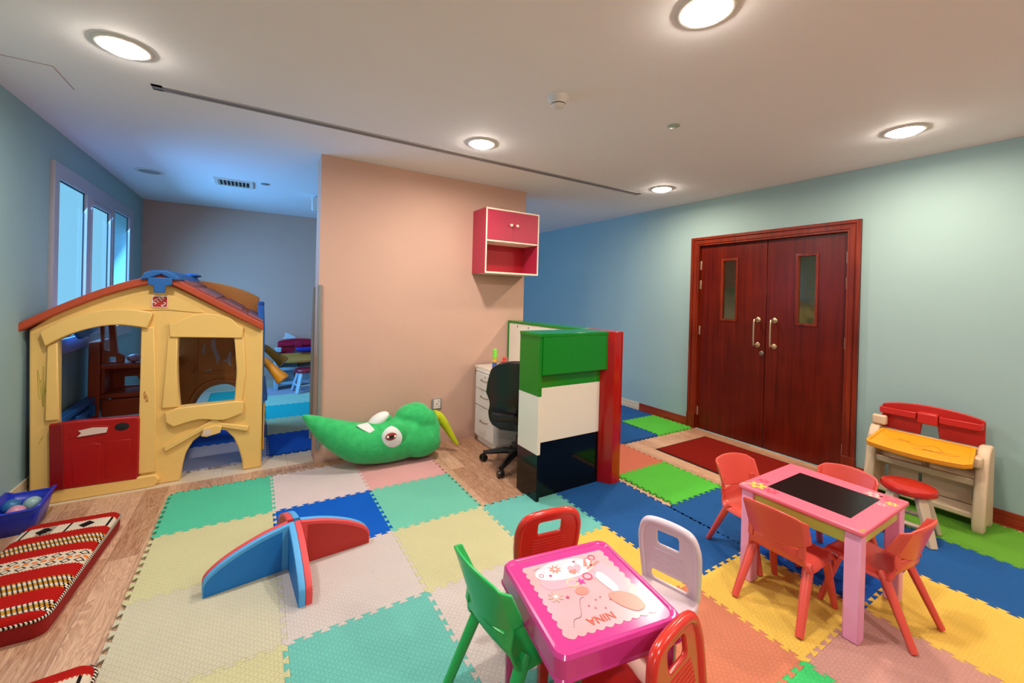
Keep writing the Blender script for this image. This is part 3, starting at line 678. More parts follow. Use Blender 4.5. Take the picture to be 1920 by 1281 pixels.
# red half door
gt = trim('half_door', [(-1.128, .085), (-.70, .075), (-.69, .10), (-.690, .50), (-.70, .525), (-1.02, .535), (-1.14, .525)], .05, M_GATE, HY+.01, ph, .01)
trim('raised_panel', sp2([(-1.02, .105), (-.90, .115)], 2)+[(-.89, .36)]+sp2([(-.92, .372), (-.99, .36), (-1.035, .34)], 3), .008, M_GATE, HY-.034, gt, .003)
trim('raised_panel', [(-.865, .12), (-.745, .135), (-.735, .37), (-.86, .375)], .008, M_GATE, HY-.034, gt, .003)
trim('hinge_stile', [(-1.128, .09), (-1.06, .09), (-1.075, .53), (-1.138, .522)], .014, mat('dark_red_plastic', '#7d0a0c', .35), HY-.034, gt, .004)
trim('mail_slot', [(-1.04, .415), (-.855, .425), (-.845, .48), (-.94, .492), (-1.045, .478)], .008, M_GATE, HY-.034, gt, .003)
obj('torn_sticker', plate([(-1.005, .428), (-.86, .438), (-.852, .473), (-.93, .482), (-1.0, .47), (-.985, .452)], [], .001, 0, T((0, HY-.044, 0)) @ XZ), M_STK, gt, world=True)
obj('finger_hole', MB().lathe([(.001, .0), (.036, .0), (.039, .004), (.034, .006)], 24, T((-.782, HY-.033, .465)) @ Rx(90) @ Matrix.Diagonal((1, .72, 1, 1))), mat('hole_black', '#0a0a12', .8), gt, world=True)
# logo badge
M_LOGO = mat('badge_red', '#b02a22', .4); M_LW = mat('badge_white', '#e8e0d8', .4)
lg = obj('badge', plate(rrect(-.045, .045, -.042, .042, .01), [], .006, .002, T((-.595, HY-.012, 1.345)) @ XZ), M_LOGO, fc, world=True)
obj('badge_rim', plate(rrect(-.045, .045, -.042, .042, .01), [rrect(-.041, .041, -.038, .038, .008)], .002, 0, T((-.595, HY-.0155, 1.345)) @ XZ), M_LW, lg, world=True)
obj('badge_lettering', text_mesh('STEP', .04, T((-.600, HY-.0155, 1.358)) @ XZ @ Rz(38)), M_LW, lg, world=True)
obj('badge_lettering', text_mesh('2', .045, T((-.575, HY-.0155, 1.325)) @ XZ @ Rz(-40)), M_LW, lg, world=True)
# roof: two curved slabs running back
def roof_slab(prof, th, y0, y1, m, name, par=ph):
    top = prof; bot = [(x, z-th) for x, z in prof]
    P = top+list(reversed(bot)); g = MB()
    g.loft([[Vector((x, y0, z)) for x, z in P], [Vector((x, y1, z)) for x, z in P]])
    return obj(name, g, m, par, world=True, bevel=.008, seg=2)
left = sp2([(-1.295, 1.19), (-1.13, 1.30), (-.93, 1.415), (-.77, 1.488), (-.585, 1.545)], 5)
right = sp2([(-.585, 1.545), (-.505, 1.515), (-.345, 1.42), (-.14, 1.295), (.055, 1.18)], 5)
rl = roof_slab(left, .055, HY-.05, HB+.02, M_ROOF, 'roof_half'); rr_ = roof_slab(right, .055, HY-.05, HB+.02, M_ROOF, 'roof_half')
def shingles(prof, par):
    for j in range(3):
        y0 = HY+.06+j*.36; n = len(prof)-1
        for i in range(1, n, 4):
            sg = prof[i:i+4]
            if len(sg) < 3: continue
            P = [(x, z+.012) for x, z in sg]; P += [(x, z+.0) for x, z in reversed(sg)]
            obj('roof_shingle', MB().loft([[Vector((x, y0+.12*(i//4 % 2), z)) for x, z in P], [Vector((x, y0+.33+.03*(i//4 % 2), z)) for x, z in P]]), M_ROOFT, par, world=True, bevel=.004)
shingles(right, rr_); shingles(left, rl)
cap = obj('ridge_cap', MB().loft([[Vector((x, y, z)) for x, z in [(-.70, 1.50), (-.675, 1.55), (-.63, 1.575), (-.55, 1.575), (-.50, 1.55), (-.475, 1.505), (-.52, 1.505), (-.585, 1.545), (-.65, 1.51)]] for y in (HY-.075, HB+.05)]), M_PB, ph, world=True, bevel=.01)
obj('ridge_cap_tab', plate([(-.655, 1.52), (-.52, 1.52), (-.52, 1.47), (-.555, 1.46), (-.56, 1.41), (-.62, 1.41), (-.625, 1.46), (-.655, 1.47)], [], .02, .006, T((0, HY-.07, 0)) @ XZ, 2), M_PB, cap, world=True)
obj('ridge_cap_end', MB().ball((-.535, HB-.06, 1.57), (.075, .11, .02), 10), M_PB, cap, world=True)
# rear brown wall
bo = [(-1.19, 0), (-.52, 0)]+sp2([(-.52, .0), (-.505, .25), (-.42, .42), (-.30, .475), (-.18, .45), (-.08, .3), (-.05, 0)], 4)[1:]+[(.04, 0), (.03, 1.37)]+sp2([(.03, 1.37), (-.08, 1.43), (-.25, 1.49), (-.42, 1.52), (-.6, 1.53), (-.8, 1.50), (-1.0, 1.38), (-1.10, 1.2)], 4)[1:]
kitchen_hole = [(-1.12, .85), (-.80, .85), (-.72, 1.22), (-1.08, 1.22)]
bo2 = [(-.64, 0)]+bo[1:]
bo2 = [(x, z) for x, z in bo2 if x > -.66]+[(-.66, 1.52), (-.66, 0)]
bo2 = [(x, max(z, .0135)) for x, z in bo2]
bk = obj('rear_wall', plate(bo2, [], .06, .01, T((0, HB, 0)) @ XZ, 2), M_BRN, ph, world=True)
trim('rear_frame', rrect(-.50, -.18, .60, 1.03, .02), .02, M_BRN, HB-.03, bk, .006, [rrect(-.478, -.202, .622, 1.008, .012)])
obj('torn_poster', plate([(-.45, .80), (-.44, .88), (-.42, .9), (-.425, .80)], [], .001, 0, T((0, HB-.032, 0)) @ XZ), M_STK, bk, world=True)
obj('torn_poster', plate([(-.375, .93), (-.34, .95), (-.335, .85), (-.30, .76), (-.315, .68), (-.345, .78), (-.375, .86)], [], .001, 0, T((0, HB-.032, 0)) @ XZ), M_STK, bk, world=True)
obj('torn_poster', plate([(-.28, .72), (-.24, .73), (-.225, .80), (-.20, .81), (-.205, .70), (-.17, .65), (-.215, .66), (-.235, .705)], [], .001, 0, T((0, HB-.032, 0)) @ XZ), M_STK, bk, world=True)
obj('torn_poster', plate([(-.44, .625), (-.40, .635), (-.37, .64), (-.36, .665), (-.365, .62), (-.42, .61)], [], .001, 0, T((0, HB-.032, 0)) @ XZ), M_STK, bk, world=True)
trim('arch_rib', sp2([(-.56, .05), (-.55, .3), (-.46, .48), (-.30, .54), (-.14, .50)], 5)+sp2([(-.14, .47), (-.30, .505), (-.44, .45), (-.52, .28), (-.53, .05)], 5), .03, M_BRN, HB-.03, bk, .008)
trim('raised_rib', sp2([(-.62, .75), (-.50, .62), (-.30, .60), (-.16, .64)], 5)+sp2([(-.16, .63), (-.30, .587), (-.51, .605), (-.63, .735)], 5), .014, M_BRN, HB-.03, bk, .004)
# right side wall, blue, nearly edge-on
sd = obj('side_wall', plate([(4.02, .0135), (5.12, .0135), (5.12, 1.25), (4.7, 1.3), (4.02, 1.13)], [rrect(4.35, 4.85, .12, .45, .06), rrect(4.35, 4.85, .62, 1.02, .05)], .05, .01, T((.045, 0, 0)) @ YZp, 2), M_PB, ph, world=True)
obj('side_post', MB().box(.02, .075, 4.95, 5.07, 1.1, 1.33), M_PB, sd, world=True, bevel=.015, seg=3)
obj('side_ledge', MB().box(.06, .10, 4.1, 5.0, .50, .56), M_PB, sd, world=True, bevel=.012, seg=3)
obj('yellow_strip', MB().box(.068, .08, 4.0, 4.06, .12, .5), mat('yellow_plastic', '#d9a21f', .4), sd, world=True, bevel=.003)
M_OCH = mat('ochre_plastic', '#c98a16', .38)
def horn(name, p0, p1, m):
    p0, p1 = Vector(p0), Vector(p1); d = p1-p0
    g = MB(); g.tube([p0-d*.15, p0, p0+d*.3, p0+d*.62, p0+d*.9, p1], [.02, .03, .033, .042, .055, .052], 16); return obj(name, g, m, sd, world=True)
horn('speaking_tube', (.08, 4.12, .84), (.215, 4.05, .68), M_OCH); horn('speaking_tube', (.09, 4.55, .90), (.24, 4.50, .76), mat('olive_plastic', '#8a6d12', .4))
# left side wall: low blue panel and blue eaves board
sl = obj('side_wall', plate([(4.02, .0135), (5.1, .0135), (5.1, .49), (4.02, .49)], [], .05, .01, T((-1.20, 0, 0)) @ YZp, 2), M_PB, ph, world=True)
obj('side_ledge', MB().box(-1.22, -1.15, 4.05, 5.05, .46, .50), M_PB, sl, world=True, bevel=.01)
obj('side_clip', MB().box(-1.17, -1.14, 4.45, 4.72, .40, .44).box(-1.165, -1.13, 4.75, 4.80, .36, .46), M_PB, sl, world=True, bevel=.006)
M_LB = mat('bright_blue_plastic', '#2f86d6', .4)
obj('eaves_board', plate([(4.0, 1.16), (4.0, 1.02), (4.25, 1.06), (4.5, 1.08), (4.62, 1.02), (4.95, 1.05), (5.08, 1.09), (5.08, 1.22), (4.0, 1.22)], [], .03, .006, T((-1.19, 0, 0)) @ YZp, 2), M_LB, ph, world=True)
# play kitchen inside, brown-red
kt = bpy.data.objects.new('play_kitchen', None)
kx0, kx1, ky0, ky1 = -1.20, -.62, 4.86, 5.16
g = MB(); g.box(kx0, kx0+.075, ky0, ky1, .30, .97); g.box(kx0+.075, kx1, ky0, ky1, .73, .775); g.box(kx0+.075, kx1, ky0, ky1, .475, .515)
g.box(kx0+.075, kx0+.10, ky0+.02, ky1, .515, .73); g.box(kx1-.02, kx1, ky0+.02, ky1, .3, .775)
kb = obj('kitchen_body', g, M_BRK, ph, world=True, bevel=.008)
obj('kitchen_back', plate([(kx0+.09, .30), (kx1, .30), (kx1, .74), (kx0+.09, .74)], [[(-1.02, .53), (-.90, .53), (-.93, .615), (-1.02, .615)]], .02, .002, T((0, ky1-.02, 0)) @ XZ), M_BRK, kb, world=True)
obj('kitchen_drawer', MB().box(kx0+.085, kx1, ky0-.005, ky0+.03, .315, .465), M_BRK, kb, world=True, bevel=.015, seg=3)
obj('kitchen_side_frame', plate([(kx0+.08, .775), (kx0+.22, .775), (kx0+.225, .84), (kx0+.18, .87), (kx0+.15, 1.22), (kx0+.06, 1.22)], [[(kx0+.09, .90), (kx0+.13, .89), (kx0+.115, 1.18), (kx0+.09, 1.18)], [(kx0+.12, .79), (kx0+.17, .79), (kx0+.17, .835), (kx0+.12, .835)]], .05, .006, T((0, ky0+.04, 0)) @ XZ), M_BRK, kb, world=True)
obj('kitchen_sink', MB().box(kx0+.30, kx1, ky0+.02, ky1-.02, .775, .783), mat('pale_lilac_plastic', '#c3bfd0', .3), kb, world=True, bevel=.003)
obj('kitchen_phone', MB().ball((kx0+.28, ky0+.08, .81), (.05, .05, .035), 10), mat('pale_pink_plastic', '#b58f9a', .4), kb, world=True)

# scribbles on the cream wall
M_SCR = mat('green_crayon', '#a8a23c', .8); M_SCR2 = mat('red_crayon', '#b5563a', .8)
def scribble(name, cx, cz, w_, h_, n, m, seed, y=HY-.0005, par=fc, r=.0012):
    rnd = random.Random(seed); P = [(cx+rnd.uniform(-w_, w_), y, cz+rnd.uniform(-h_, h_)) for _ in range(n)]
    g = MB(); g.tube(smooth_path(P, 5), r, 4); obj(name, g, m, par, world=True)
scribble('crayon_marks', -1.185, .78, .022, .16, 12, M_SCR, 3); scribble('crayon_marks', -1.185, .40, .012, .05, 4, M_SCR, 5)
scribble('crayon_marks', -.66, .66, .012, .05, 9, M_SCR2, 9, y=HY-.0175)

# ---------------------------------------------------------------- plush chilli
k = NT('green_plush', .95, .15); k.base(k.mix(k.noise(18, 4), C(38,154,81), C(71,202,120))); k.bump(k.noise(70, 4), .5, .006)
k.b.inputs['Sheen Weight'].default_value = .35; k.b.inputs['Sheen Roughness'].default_value = .4; M_PLU = k.m
k = NT('pale_green_plush', .95, .15); k.base(k.mix(k.noise(30, 4), '#3fae66', '#5fcb86')); k.bump(k.noise(70, 4), .5, .006); M_PLU2 = k.m
pl = thing('plush_chilli', 'big green plush chilli with googly eyes lying against the pink wall', 'soft toy', (.95, 3.55, .0))
spine = [(.325, 3.60, .468, .012), (.40, 3.59, .41, .055), (.50, 3.575, .335, .098), (.62, 3.555, .262, .135), (.75, 3.545, .20, .162), (.90, 3.54, .185, .178), (1.05, 3.54, .185, .182), (1.20, 3.54, .20, .178), (1.33, 3.545, .20, .165), (1.40, 3.55, .19, .13)]
sp_ = smooth_path([(x, y, z) for x, y, z, r in spine], 4); rr = [v.x for v in smooth_path([(r, 0, 0) for *_, r in spine], 4)]
body = MB().tube(sp_, rr, 24)
M0 = Ry(18)
body.ball((1.19, 3.56, .385), (.15, .12, .085), 12, Ry(-12)); body.ball((1.27, 3.50, .33), (.14, .10, .11), 12, Ry(10)); body.ball((1.24, 3.43, .16), (.18, .08, .13), 12); body.ball((1.29, 3.62, .2), (.13, .09, .16), 12)
obj('body', body, M_PLU, pl, world=True, remesh=.012)
obj('calyx', MB().ball((1.385, 3.545, .26), (.05, .115, .125), 12, Ry(-10)).ball((1.40, 3.53, .13), (.045, .10, .10), 12), M_PLU2, pl, world=True, remesh=.01)
M_STM = mat('yellow_green_plush', '#b9c413', .9, bump=.3, bscale=90)
stem_p = smooth_path([(1.40, 3.56, .33), (1.45, 3.56, .315), (1.50, 3.54, .25), (1.545, 3.52, .17), (1.585, 3.50, .10), (1.615, 3.49, .055)], 4)
nst = len(stem_p); obj('stem', MB().tube(stem_p, [.06-.045*(i/(nst-1))**.8 for i in range(nst)], 14), M_STM, pl, world=True, sub=1)
M_FEL = mat('white_felt', '#e0e3e0', .85); M_IRI = mat('red_iris', '#9c2414', .5); M_PUP = mat('black_pupil', '#090606', .4)
def disc(pts, M, th=.006): return plate(pts, [], th, .002, M)
def ell(rx, ry, n=32): return [(rx*cos(2*pi*k/n), ry*sin(2*pi*k/n)) for k in range(n)]
E1 = T((1.00, 3.366, .236)) @ Rx(-8) @ XZ @ Rz(0)
e1 = obj('eye', MB().ball((.985, 3.392, .255), (.098, .052, .095), 14), M_FEL, pl, world=True)
obj('eyelid', MB().ball((1.02, 3.400, .262), (.095, .050, .105), 14), M_PLU, e1, world=True)
obj('iris', MB().ball((.955, 3.345, .278), (.046, .012, .032), 12), M_IRI, e1, world=True)
obj('pupil', MB().ball((.955, 3.334, .279), (.019, .006, .016), 10), M_PUP, e1, world=True)
obj('glint', MB().ball((.927, 3.337, .279), (.011, .006, .011), 8).ball((.985, 3.337, .277), (.011, .006, .010), 8), M_FEL, e1, world=True)
e2 = obj('eye', MB().ball((.90, 3.55, .365), (.10, .065, .05), 12, Ry(-30)), M_FEL, pl, world=True)
obj('eyelid', MB().ball((.945, 3.56, .362), (.07, .06, .045), 12, Ry(-15)), M_PLU, e2, world=True)
tooth = [(-.065, .03), (.045, .035), (.075, -.05), (.03, -.035), (-.03, -.01)]
obj('tooth', plate([(.705, .385), (.80, .395), (.838, .34), (.868, .268), (.79, .312), (.74, .350)], [], .012, .003, T((0, 3.425, 0)) @ Matrix(((1, 0, 0, 0), (0, 1, .0, 0), (0, 0, 1, 0), (0, 0, 0, 1))) @ T((0, 0, 0)) @ T((0, 0, .30)) @ Rx(-38) @ T((0, 0, -.30)) @ XZ), M_FEL, pl, world=True)
obj('care_tag', MB().box(-.03, .03, -.001, .001, -.01, .012, T((.50, 3.56, .22)) @ Ry(-35)), mat('white_tag', '#d9dcd8', .7), pl, world=True)

pl.location.z = .010

# ---------------------------------------------------------------- foam divider (blue and red)
M_FB = mat('blue_foam_panel', C(10,115,195), .6); M_FBL = mat('light_blue_rim', '#4fa4e0', .55); M_FR = mat('red_foam_panel', C(170,36,30), .6); M_FRL = mat('light_red_rim', '#d8484c', .55)
fd = thing('foam_divider', 'cross-shaped blue and red foam divider toy standing on the pale mats', 'foam toy', (.195, 2.43, .012), radians(4))
wp = [(0, 0), (.355, 0), (.357, .055)]+sp2([(.352, .075), (.33, .10), (.28, .135), (.20, .172), (.10, .205), (0, .225)], 4)
def wing(ang, side, m, ml, thick=.028, sw=0):
    """side: +1 the panel lies on the +normal side of the wing's middle plane"""
    if sw == -1: side = -side
    Mw = Rz(ang) @ T((.0 if sw == -1 else .03, 0, 0)) @ Matrix(((1, 0, 0, 0), (0, 0, -1, 0), (0, 1, 0, 0), (0, 0, 0, 1))) @ T((0, 0, side*(thick/2+.0005)))
    p = obj('wing_panel', plate(wp, [], thick, .002, Mw), ml, fd)
    inner = [(x if x < .3 else x-.0, z) for x, z in [(.03, .002), (.351, .002), (.351, .05)]+sp2([(.342, .068), (.32, .09), (.27, .122), (.19, .158), (.10, .187), (.03, .203)], 4)]
    Mf = Rz(ang) @ T((.0 if sw == -1 else .03, 0, 0)) @ Matrix(((1, 0, 0, 0), (0, 0, -1, 0), (0, 1, 0, 0), (0, 0, 0, 1))) @ T((0, 0, side*(thick+.0012)))
    obj('panel_face', plate(inner, [], .001, 0, Mf), m, p)
wing(183, -1, M_FB, M_FBL); wing(183, 1, M_FR, M_FRL)
wing(-90, 1, M_FR, M_FRL, sw=-1); wing(-90, -1, M_FB, M_FBL, sw=-1)
wing(0, 1, M_FR, M_FRL); wing(0, -1, M_FB, M_FBL)
wing(90, 1, M_FB, M_FBL, sw=1); wing(90, -1, M_FR, M_FRL, sw=1)

# ---------------------------------------------------------------- floor cushions
def kilim():
    k = NT('striped_kilim', .95, .1)
    Y = k.y; X = k.x
    def band(c, h): return k.n('LESS_THAN', k.n('ABSOLUTE', k.n('SUBTRACT', Y, c)), h)
    nz = k.noise(240, 2); c = k.mix(nz, '#8f0f0c', '#b51c16')
    def fr(v, p): return k.n('FRACT', k.n('DIVIDE', v, p))
    # white weave bands with geometric marks
    for cy_, hh, kind in ((.315, .055, 0), (-.035, .062, 1)):
        b = band(cy_, hh); v = k.n('SUBTRACT', Y, cy_)
        if kind == 0:
            u = k.n('SUBTRACT', fr(X, .17), .5); diam = k.n('LESS_THAN', k.n('ADD', k.n('ABSOLUTE', k.n('MULTIPLY', u, .17)), k.n('MULTIPLY', k.n('ABSOLUTE', v), .8)), .035)
            bars = k.n('LESS_THAN', k.n('ABSOLUTE', k.n('SUBTRACT', fr(X, .17), .06)), .03)
            zig = k.n('LESS_THAN', k.n('ABSOLUTE', v), k.n('MULTIPLY', fr(v, .017), .0)); mk = k.n('MAXIMUM', diam, bars)
            comb_ = k.n('MULTIPLY', k.n('LESS_THAN', fr(v, .016), .5), k.n('LESS_THAN', k.n('ABSOLUTE', k.n('SUBTRACT', fr(X, .34), .78)), .09))
            mk = k.n('MAXIMUM', mk, comb_)
            inner = k.mix(mk, '#cfc0ac', '#1a1414')
        else:
            d1 = k.n('ABSOLUTE', k.n('SUBTRACT', k.n('ABSOLUTE', v), .032)); u = k.n('ABSOLUTE', k.n('SUBTRACT', fr(X, .05), .5))
            ring = k.n('ADD', k.n('MULTIPLY', u, .05), d1)
            mk = k.n('MULTIPLY', k.n('LESS_THAN', ring, .021), k.n('GREATER_THAN', ring, .013))
            org = k.n('MULTIPLY', k.n('LESS_THAN', k.n('ABSOLUTE', v), .009), k.n('LESS_THAN', fr(X, .03), .7))
            inner = k.mix(org, k.mix(mk, '#cdbda8', '#1c1413'), '#d9702a')
        edge = k.n('GREATER_THAN', k.n('ABSOLUTE', v), hh-.007)
        inner = k.mix(k.n('MULTIPLY', edge, k.n('LESS_THAN', fr(X, .012), .5)), inner, '#c0542c')
        c = k.mix(b, c, inner)
    # checked cord bands
    for cy_ in (.145, -.235, -.40):
        v = k.n('SUBTRACT', Y, cy_); b = band(cy_, .046 if cy_ > -.39 else .03)
        r = k.n('FLOOR', k.n('DIVIDE', k.n('ADD', v, .05), .0115)); par = k.n('MODULO', k.n('ABSOLUTE', r), 2)
        u = k.n('FRACT', k.n('ADD', k.n('DIVIDE', X, .016), k.n('MULTIPLY', r, .33)))
        dot = k.n('MULTIPLY', k.n('GREATER_THAN', u, .38), k.n('GREATER_THAN', k.n('FRACT', k.n('DIVIDE', k.n('ADD', v, .05), .0115)), .15))
        mid = k.n('LESS_THAN', k.n('ABSOLUTE', v), .013); outr = k.n('GREATER_THAN', k.n('ABSOLUTE', v), .034)
        col = k.mix(mid, k.mix(outr, '#ddd3c4', '#e08a34'), '#c98f2c')
        c = k.mix(b, c, k.mix(dot, '#170d0c', col))
    k.base(c); k.bump(k.noise(300, 2), .5, .003); return k.m
M_KIL = kilim(); M_KSIDE = mat('red_cushion_cloth', '#8c0d0b', .95, noise=.15, nscale=80, bump=.4, bscale=300)
k = NT('chequered_piping', .9, .1)
q = k.n('LESS_THAN', k.n('FRACT', k.n('DIVIDE', k.n('ADD', k.x, k.y), .014)), .5); k.base(k.mix(q, '#1d1311', '#cfc4b2')); M_PIP = k.m
def cushion(name, label, loc, rz, sx, sy, h):
    t = thing(name, label, 'cushion', loc, rz, 'patterned floor cushions')
    pts = rrect(-sx, sx, -sy, sy, .045, 6)
    g = MB(); rings = [[Vector((x*.975, y*.985, 0)) for x, y in pts], [Vector((x, y, h*.25)) for x, y in pts], [Vector((x, y, h*.7)) for x, y in pts]]
    g.loft(rings, True); obj('side_cloth', g, M_KSIDE, t)
    rings = []
    for s_, z in ((1, h*.7), (.985, h*.82), (.94, h*.93), (.85, h*1.0), (.6, h*1.06), (.3, h*1.08), (.05, h*1.08)):
        rings.append([Vector((x*s_ if s_ > .8 else x*s_, y*(1-(1-s_)*(sx/sy)*1.0) if s_ > .8 else y*s_, z)) for x, y in pts])
    g = MB(); g.loft(rings, True); obj('woven_top', g, M_KIL, t)
    P = [Vector((x*1.004, y*1.002, h*.72)) for x, y in pts]
    obj('piping', MB().tube(P, .0065, 8, closed=True, caps=False), M_PIP, t)
    return t
cushion('floor_cushion', 'red woven floor cushion with black and white bands beside the blue ball tray', (-.885, 2.90, 0), radians(-3), .20, .46, .105)
cushion('floor_cushion', 'red floor cushion cut off at the bottom left corner of the picture', (-.655, 1.60, 0), radians(2), .21, .44, .105)

# ---------------------------------------------------------------- blue tray with balls
tb = thing('plastic_tray', 'blue plastic tub of balls at the left edge beside the playhouse', 'tub', (-1.16, 3.62, 0), radians(4))
M_TUB = mat('royal_blue_plastic', '#1a2fae', .3); M_TUB2 = mat('royal_blue_rim', '#1f35b8', .3)
def rr3(sx, sy, z, r=.03, lift=0): return [Vector((x, y, z+lift*(abs(x)/sx)**4*(1 if abs(y) > sy*.5 else .6))) for x, y in rrect(-sx, sx, -sy, sy, r, 5)]
g = MB(); g.loft([rr3(.07, .12, 0), rr3(.085, .135, .07), rr3(.10, .15, .135, .03, .03)], False)
g.add(rr3(.07, .12, .002), [tuple(range(24))])
obj('tub_body', g, M_TUB, tb, solid=.004)
obj('rim', MB().tube(rr3(.105, .155, .137, .03, .03), .008, 8, closed=True, caps=False), M_TUB2, tb)
for (x, y, z, r, c, lab) in ((-.055, .03, .118, .042, '#2a6a9c', 'blue play ball in the blue tub, left of the grey-green one'), (.035, .015, .118, .042, '#8fb0ae', 'grey-green play ball on the right side of the blue tub'), (-.01, -.07, .112, .042, '#c98aa0', 'pink play ball at the front of the blue tub'),
                        (0, .03, .045, .038, '#c9b44a', 'yellow play ball at the bottom of the blue tub')):
    v = Rz(4) @ Vector((x, y, z)); o = obj('play_ball', MB().ball((0, 0, 0), r, 14), mat('ball'+c, c, .35)); o.location = Vector((-1.16, 3.62, 0))+v
    tag(o, lab, 'ball', 'play balls in the blue tub')

# ---------------------------------------------------------------- children's chairs, moulded type with splayed legs
def chair_a(label, loc, rz, col, mname, sc=1.0, group=None):
    t = thing('plastic_chair', label, 'chair', loc, rz, group); t.scale = (sc, sc, sc)
    m = mat(mname, col, .3, spec=.5, bump=.05, bscale=300)
    def back(u, v):
        s_ = u*2-1; w_ = .140+.006*v
        zt = .505-.022*s_*s_-.012*max(0, abs(s_)-.8)*5*v; zb = .335+.035*s_*s_
        fl = max(0, abs(s_)-.86)/.14
        return Vector((s_*w_-(.006*fl*(1 if s_ > 0 else -1)), -.135-.05*v+.032*s_*s_+.026*fl, zb+(zt-zb)*v+(.004 if v == 1 else 0)))
    obj('backrest', MB().grid(back, 28, 12), m, t, solid=.010, bevel=.004)
    prof = [(.158, .235), (.156, .252), (.145, .264), (.10, .266), (.02, .258), (-.05, .256), (-.095, .268), (-.122, .295), (-.134, .335)]
    pp = sp2(prof, 4)
    def seat(u, v):
        s_ = u*2-1; i = v*(len(pp)-1); a_ = int(min(i, len(pp)-2)); f = i-a_
        y = pp[a_][0]*(1-f)+pp[a_+1][0]*f; z = pp[a_][1]*(1-f)+pp[a_+1][1]*f
        w_ = .135-.02*max(0, v-.7)/.3
        edge = max(0, abs(s_)-.88)/.12
        up = max(0, (v-.75)/.25)
        return Vector((s_*w_, y+.03*s_*s_*up, z-.022*edge*(1-up)-.004*(1-s_*s_)*(1-v)))
    obj('seat', MB().grid(seat, 22, len(pp)*2), m, t, solid=.009, bevel=.003)
    for s_ in (-1, 1):
        g = MB(); g.loft([[Vector((s_*(.112+dx), y+dy, z)) for dx, dy in ((-.014, -.004), (.014, .004), (.014, .014), (-.014, .006))] for y, z in ((-.122, .305), (-.118, .34), (-.122, .40))])
        obj('back_bracket', g, m, t, bevel=.003)
    for s_ in (-1, 1):
        obj('leg', MB().tube([(s_*.118, .085, .262), (s_*.121, .10, .235), (s_*.135, .165, .005)], [.015, .020, .0150], 10, flat=.8), m, t)
        obj('leg', MB().tube([(s_*.116, -.055, .268), (s_*.120, -.075, .24), (s_*.142, -.185, .006)], [.015, .022, .0165], 10, flat=.8), m, t)
    g = MB(); g.tube([(-.118, .09, .25), (.118, .09, .25)], .008, 8); g.tube([(-.116, -.06, .25), (.116, -.06, .25)], .008, 8)
    obj('seat_rib', g, m, t)
    return t
Z0c = .0125; GA = 'red chairs around the pink activity table'
RC = C(216, 82, 70)
chair_a('red plastic chair at the activity table on the side nearest the pink plastic table', (2.198, .97, Z0c), radians(-91), RC, 'coral_red_plastic', 1, GA)
chair_a('red plastic chair on the right, in front of the toy art desk stool', (2.493, .722, Z0c), radians(-4), RC, 'coral_red_plastic', 1, GA)
chair_a('red plastic chair at the activity table nearest the dark red entrance mat', (2.455, 1.262, Z0c), radians(166), RC, 'coral_red_plastic', 1, GA)
chair_a('red plastic chair behind the activity table, only its curved back showing by the red stool', (2.745, .975, Z0c), radians(90), RC, 'coral_red_plastic', 1, GA)
chair_a('large bright green plastic chair at the left side of the pink plastic table', (.808, 1.212, Z0c), radians(-86), C(34,187,94), 'bright_green_plastic', 1.12)

# children's chairs with handle slot
def chair_b(label, loc, rz, col, mname, sc=(1, 1, 1)):
    t = thing('handle_back_chair', label, 'chair', loc, rz, 'chairs with a handle slot at the pink plastic table'); t.scale = sc
    m = mat(mname, col, .22, coat=.25)
    Mb = T((0, -.125, .27)) @ Rx(-8) @ T((0, 0, 0)) @ Matrix(((1, 0, 0, 0), (0, 0, -1, 0), (0, 1, 0, 0), (0, 0, 0, 1)))
    ol = [(-.125, 0), (.125, 0), (.137, .12)]+sp2([(.138, .17), (.130, .215), (.11, .245), (.07, .258), (0, .262), (-.07, .258), (-.11, .245), (-.130, .215), (-.138, .17)], 4)+[(-.137, .12)]
    hh = rrect(-.052, .052, .165, .222, .012); lo = rrect(-.088, .088, .012, .052, .018)
    bk_ = obj('backrest', plate(ol, [hh, lo], .016, .005, Mb, 2), m, t)
    g = MB(); g.tube([Mb @ Vector((x*.955, y if y < .2 else y-.008, .003)) for x, y in ol[1:]+[ol[0]]], .0165, 10)
    obj('rim', g, m, bk_)
    g = MB()
    for k_ in range(7):
        z = .070+k_*.0125; w_ = .080-.001*k_*k_*.4; g.tube([Mb @ Vector((-w_, z, -.007)), Mb @ Vector((w_, z, -.007))], .0038, 6); g.tube([Mb @ Vector((-w_, z, .007)), Mb @ Vector((w_, z, .007))], .0038, 6)
    obj('grip_ribs', g, m, bk_)
    obj('seat', MB().prism(rrect(-.14, .14, -.135, .145, .04), .03, T((0, 0, .245))), m, t, bevel=.009, seg=3)
    for sx in (-1, 1):
        for sy in (-1, 1):
            obj('leg', MB().loft([[Vector((sx*(.108+dx*.022), sy*(.10+dy*.022), .25)) for dx, dy in ((-1, -1), (1, -1), (1, 1), (-1, 1))], [Vector((sx*(.132+dx*.014), sy*(.135+dy*.014), 0)) for dx, dy in ((-1, -1), (1, -1), (1, 1), (-1, 1))]]), m, t, bevel=.006, seg=3)
    return t
chair_b('red chair with handle slot and ribs behind the pink plastic table', (1.062, 1.292, Z0c), radians(171), '#cf2e22', 'glossy_red_plastic', (1.07, 1, 1.01))
chair_b('white chair with handle slot and ribs on the right of the pink plastic table', (1.315, 1.025, Z0c), radians(104.5), '#dccbd6', 'glossy_white_plastic', (.86, 1, 1.05))
chair_b('red chair with handle slot, cut off by the bottom edge of the picture', (.990, .815, Z0c), radians(10.3), '#cf2e22', 'glossy_red_plastic')

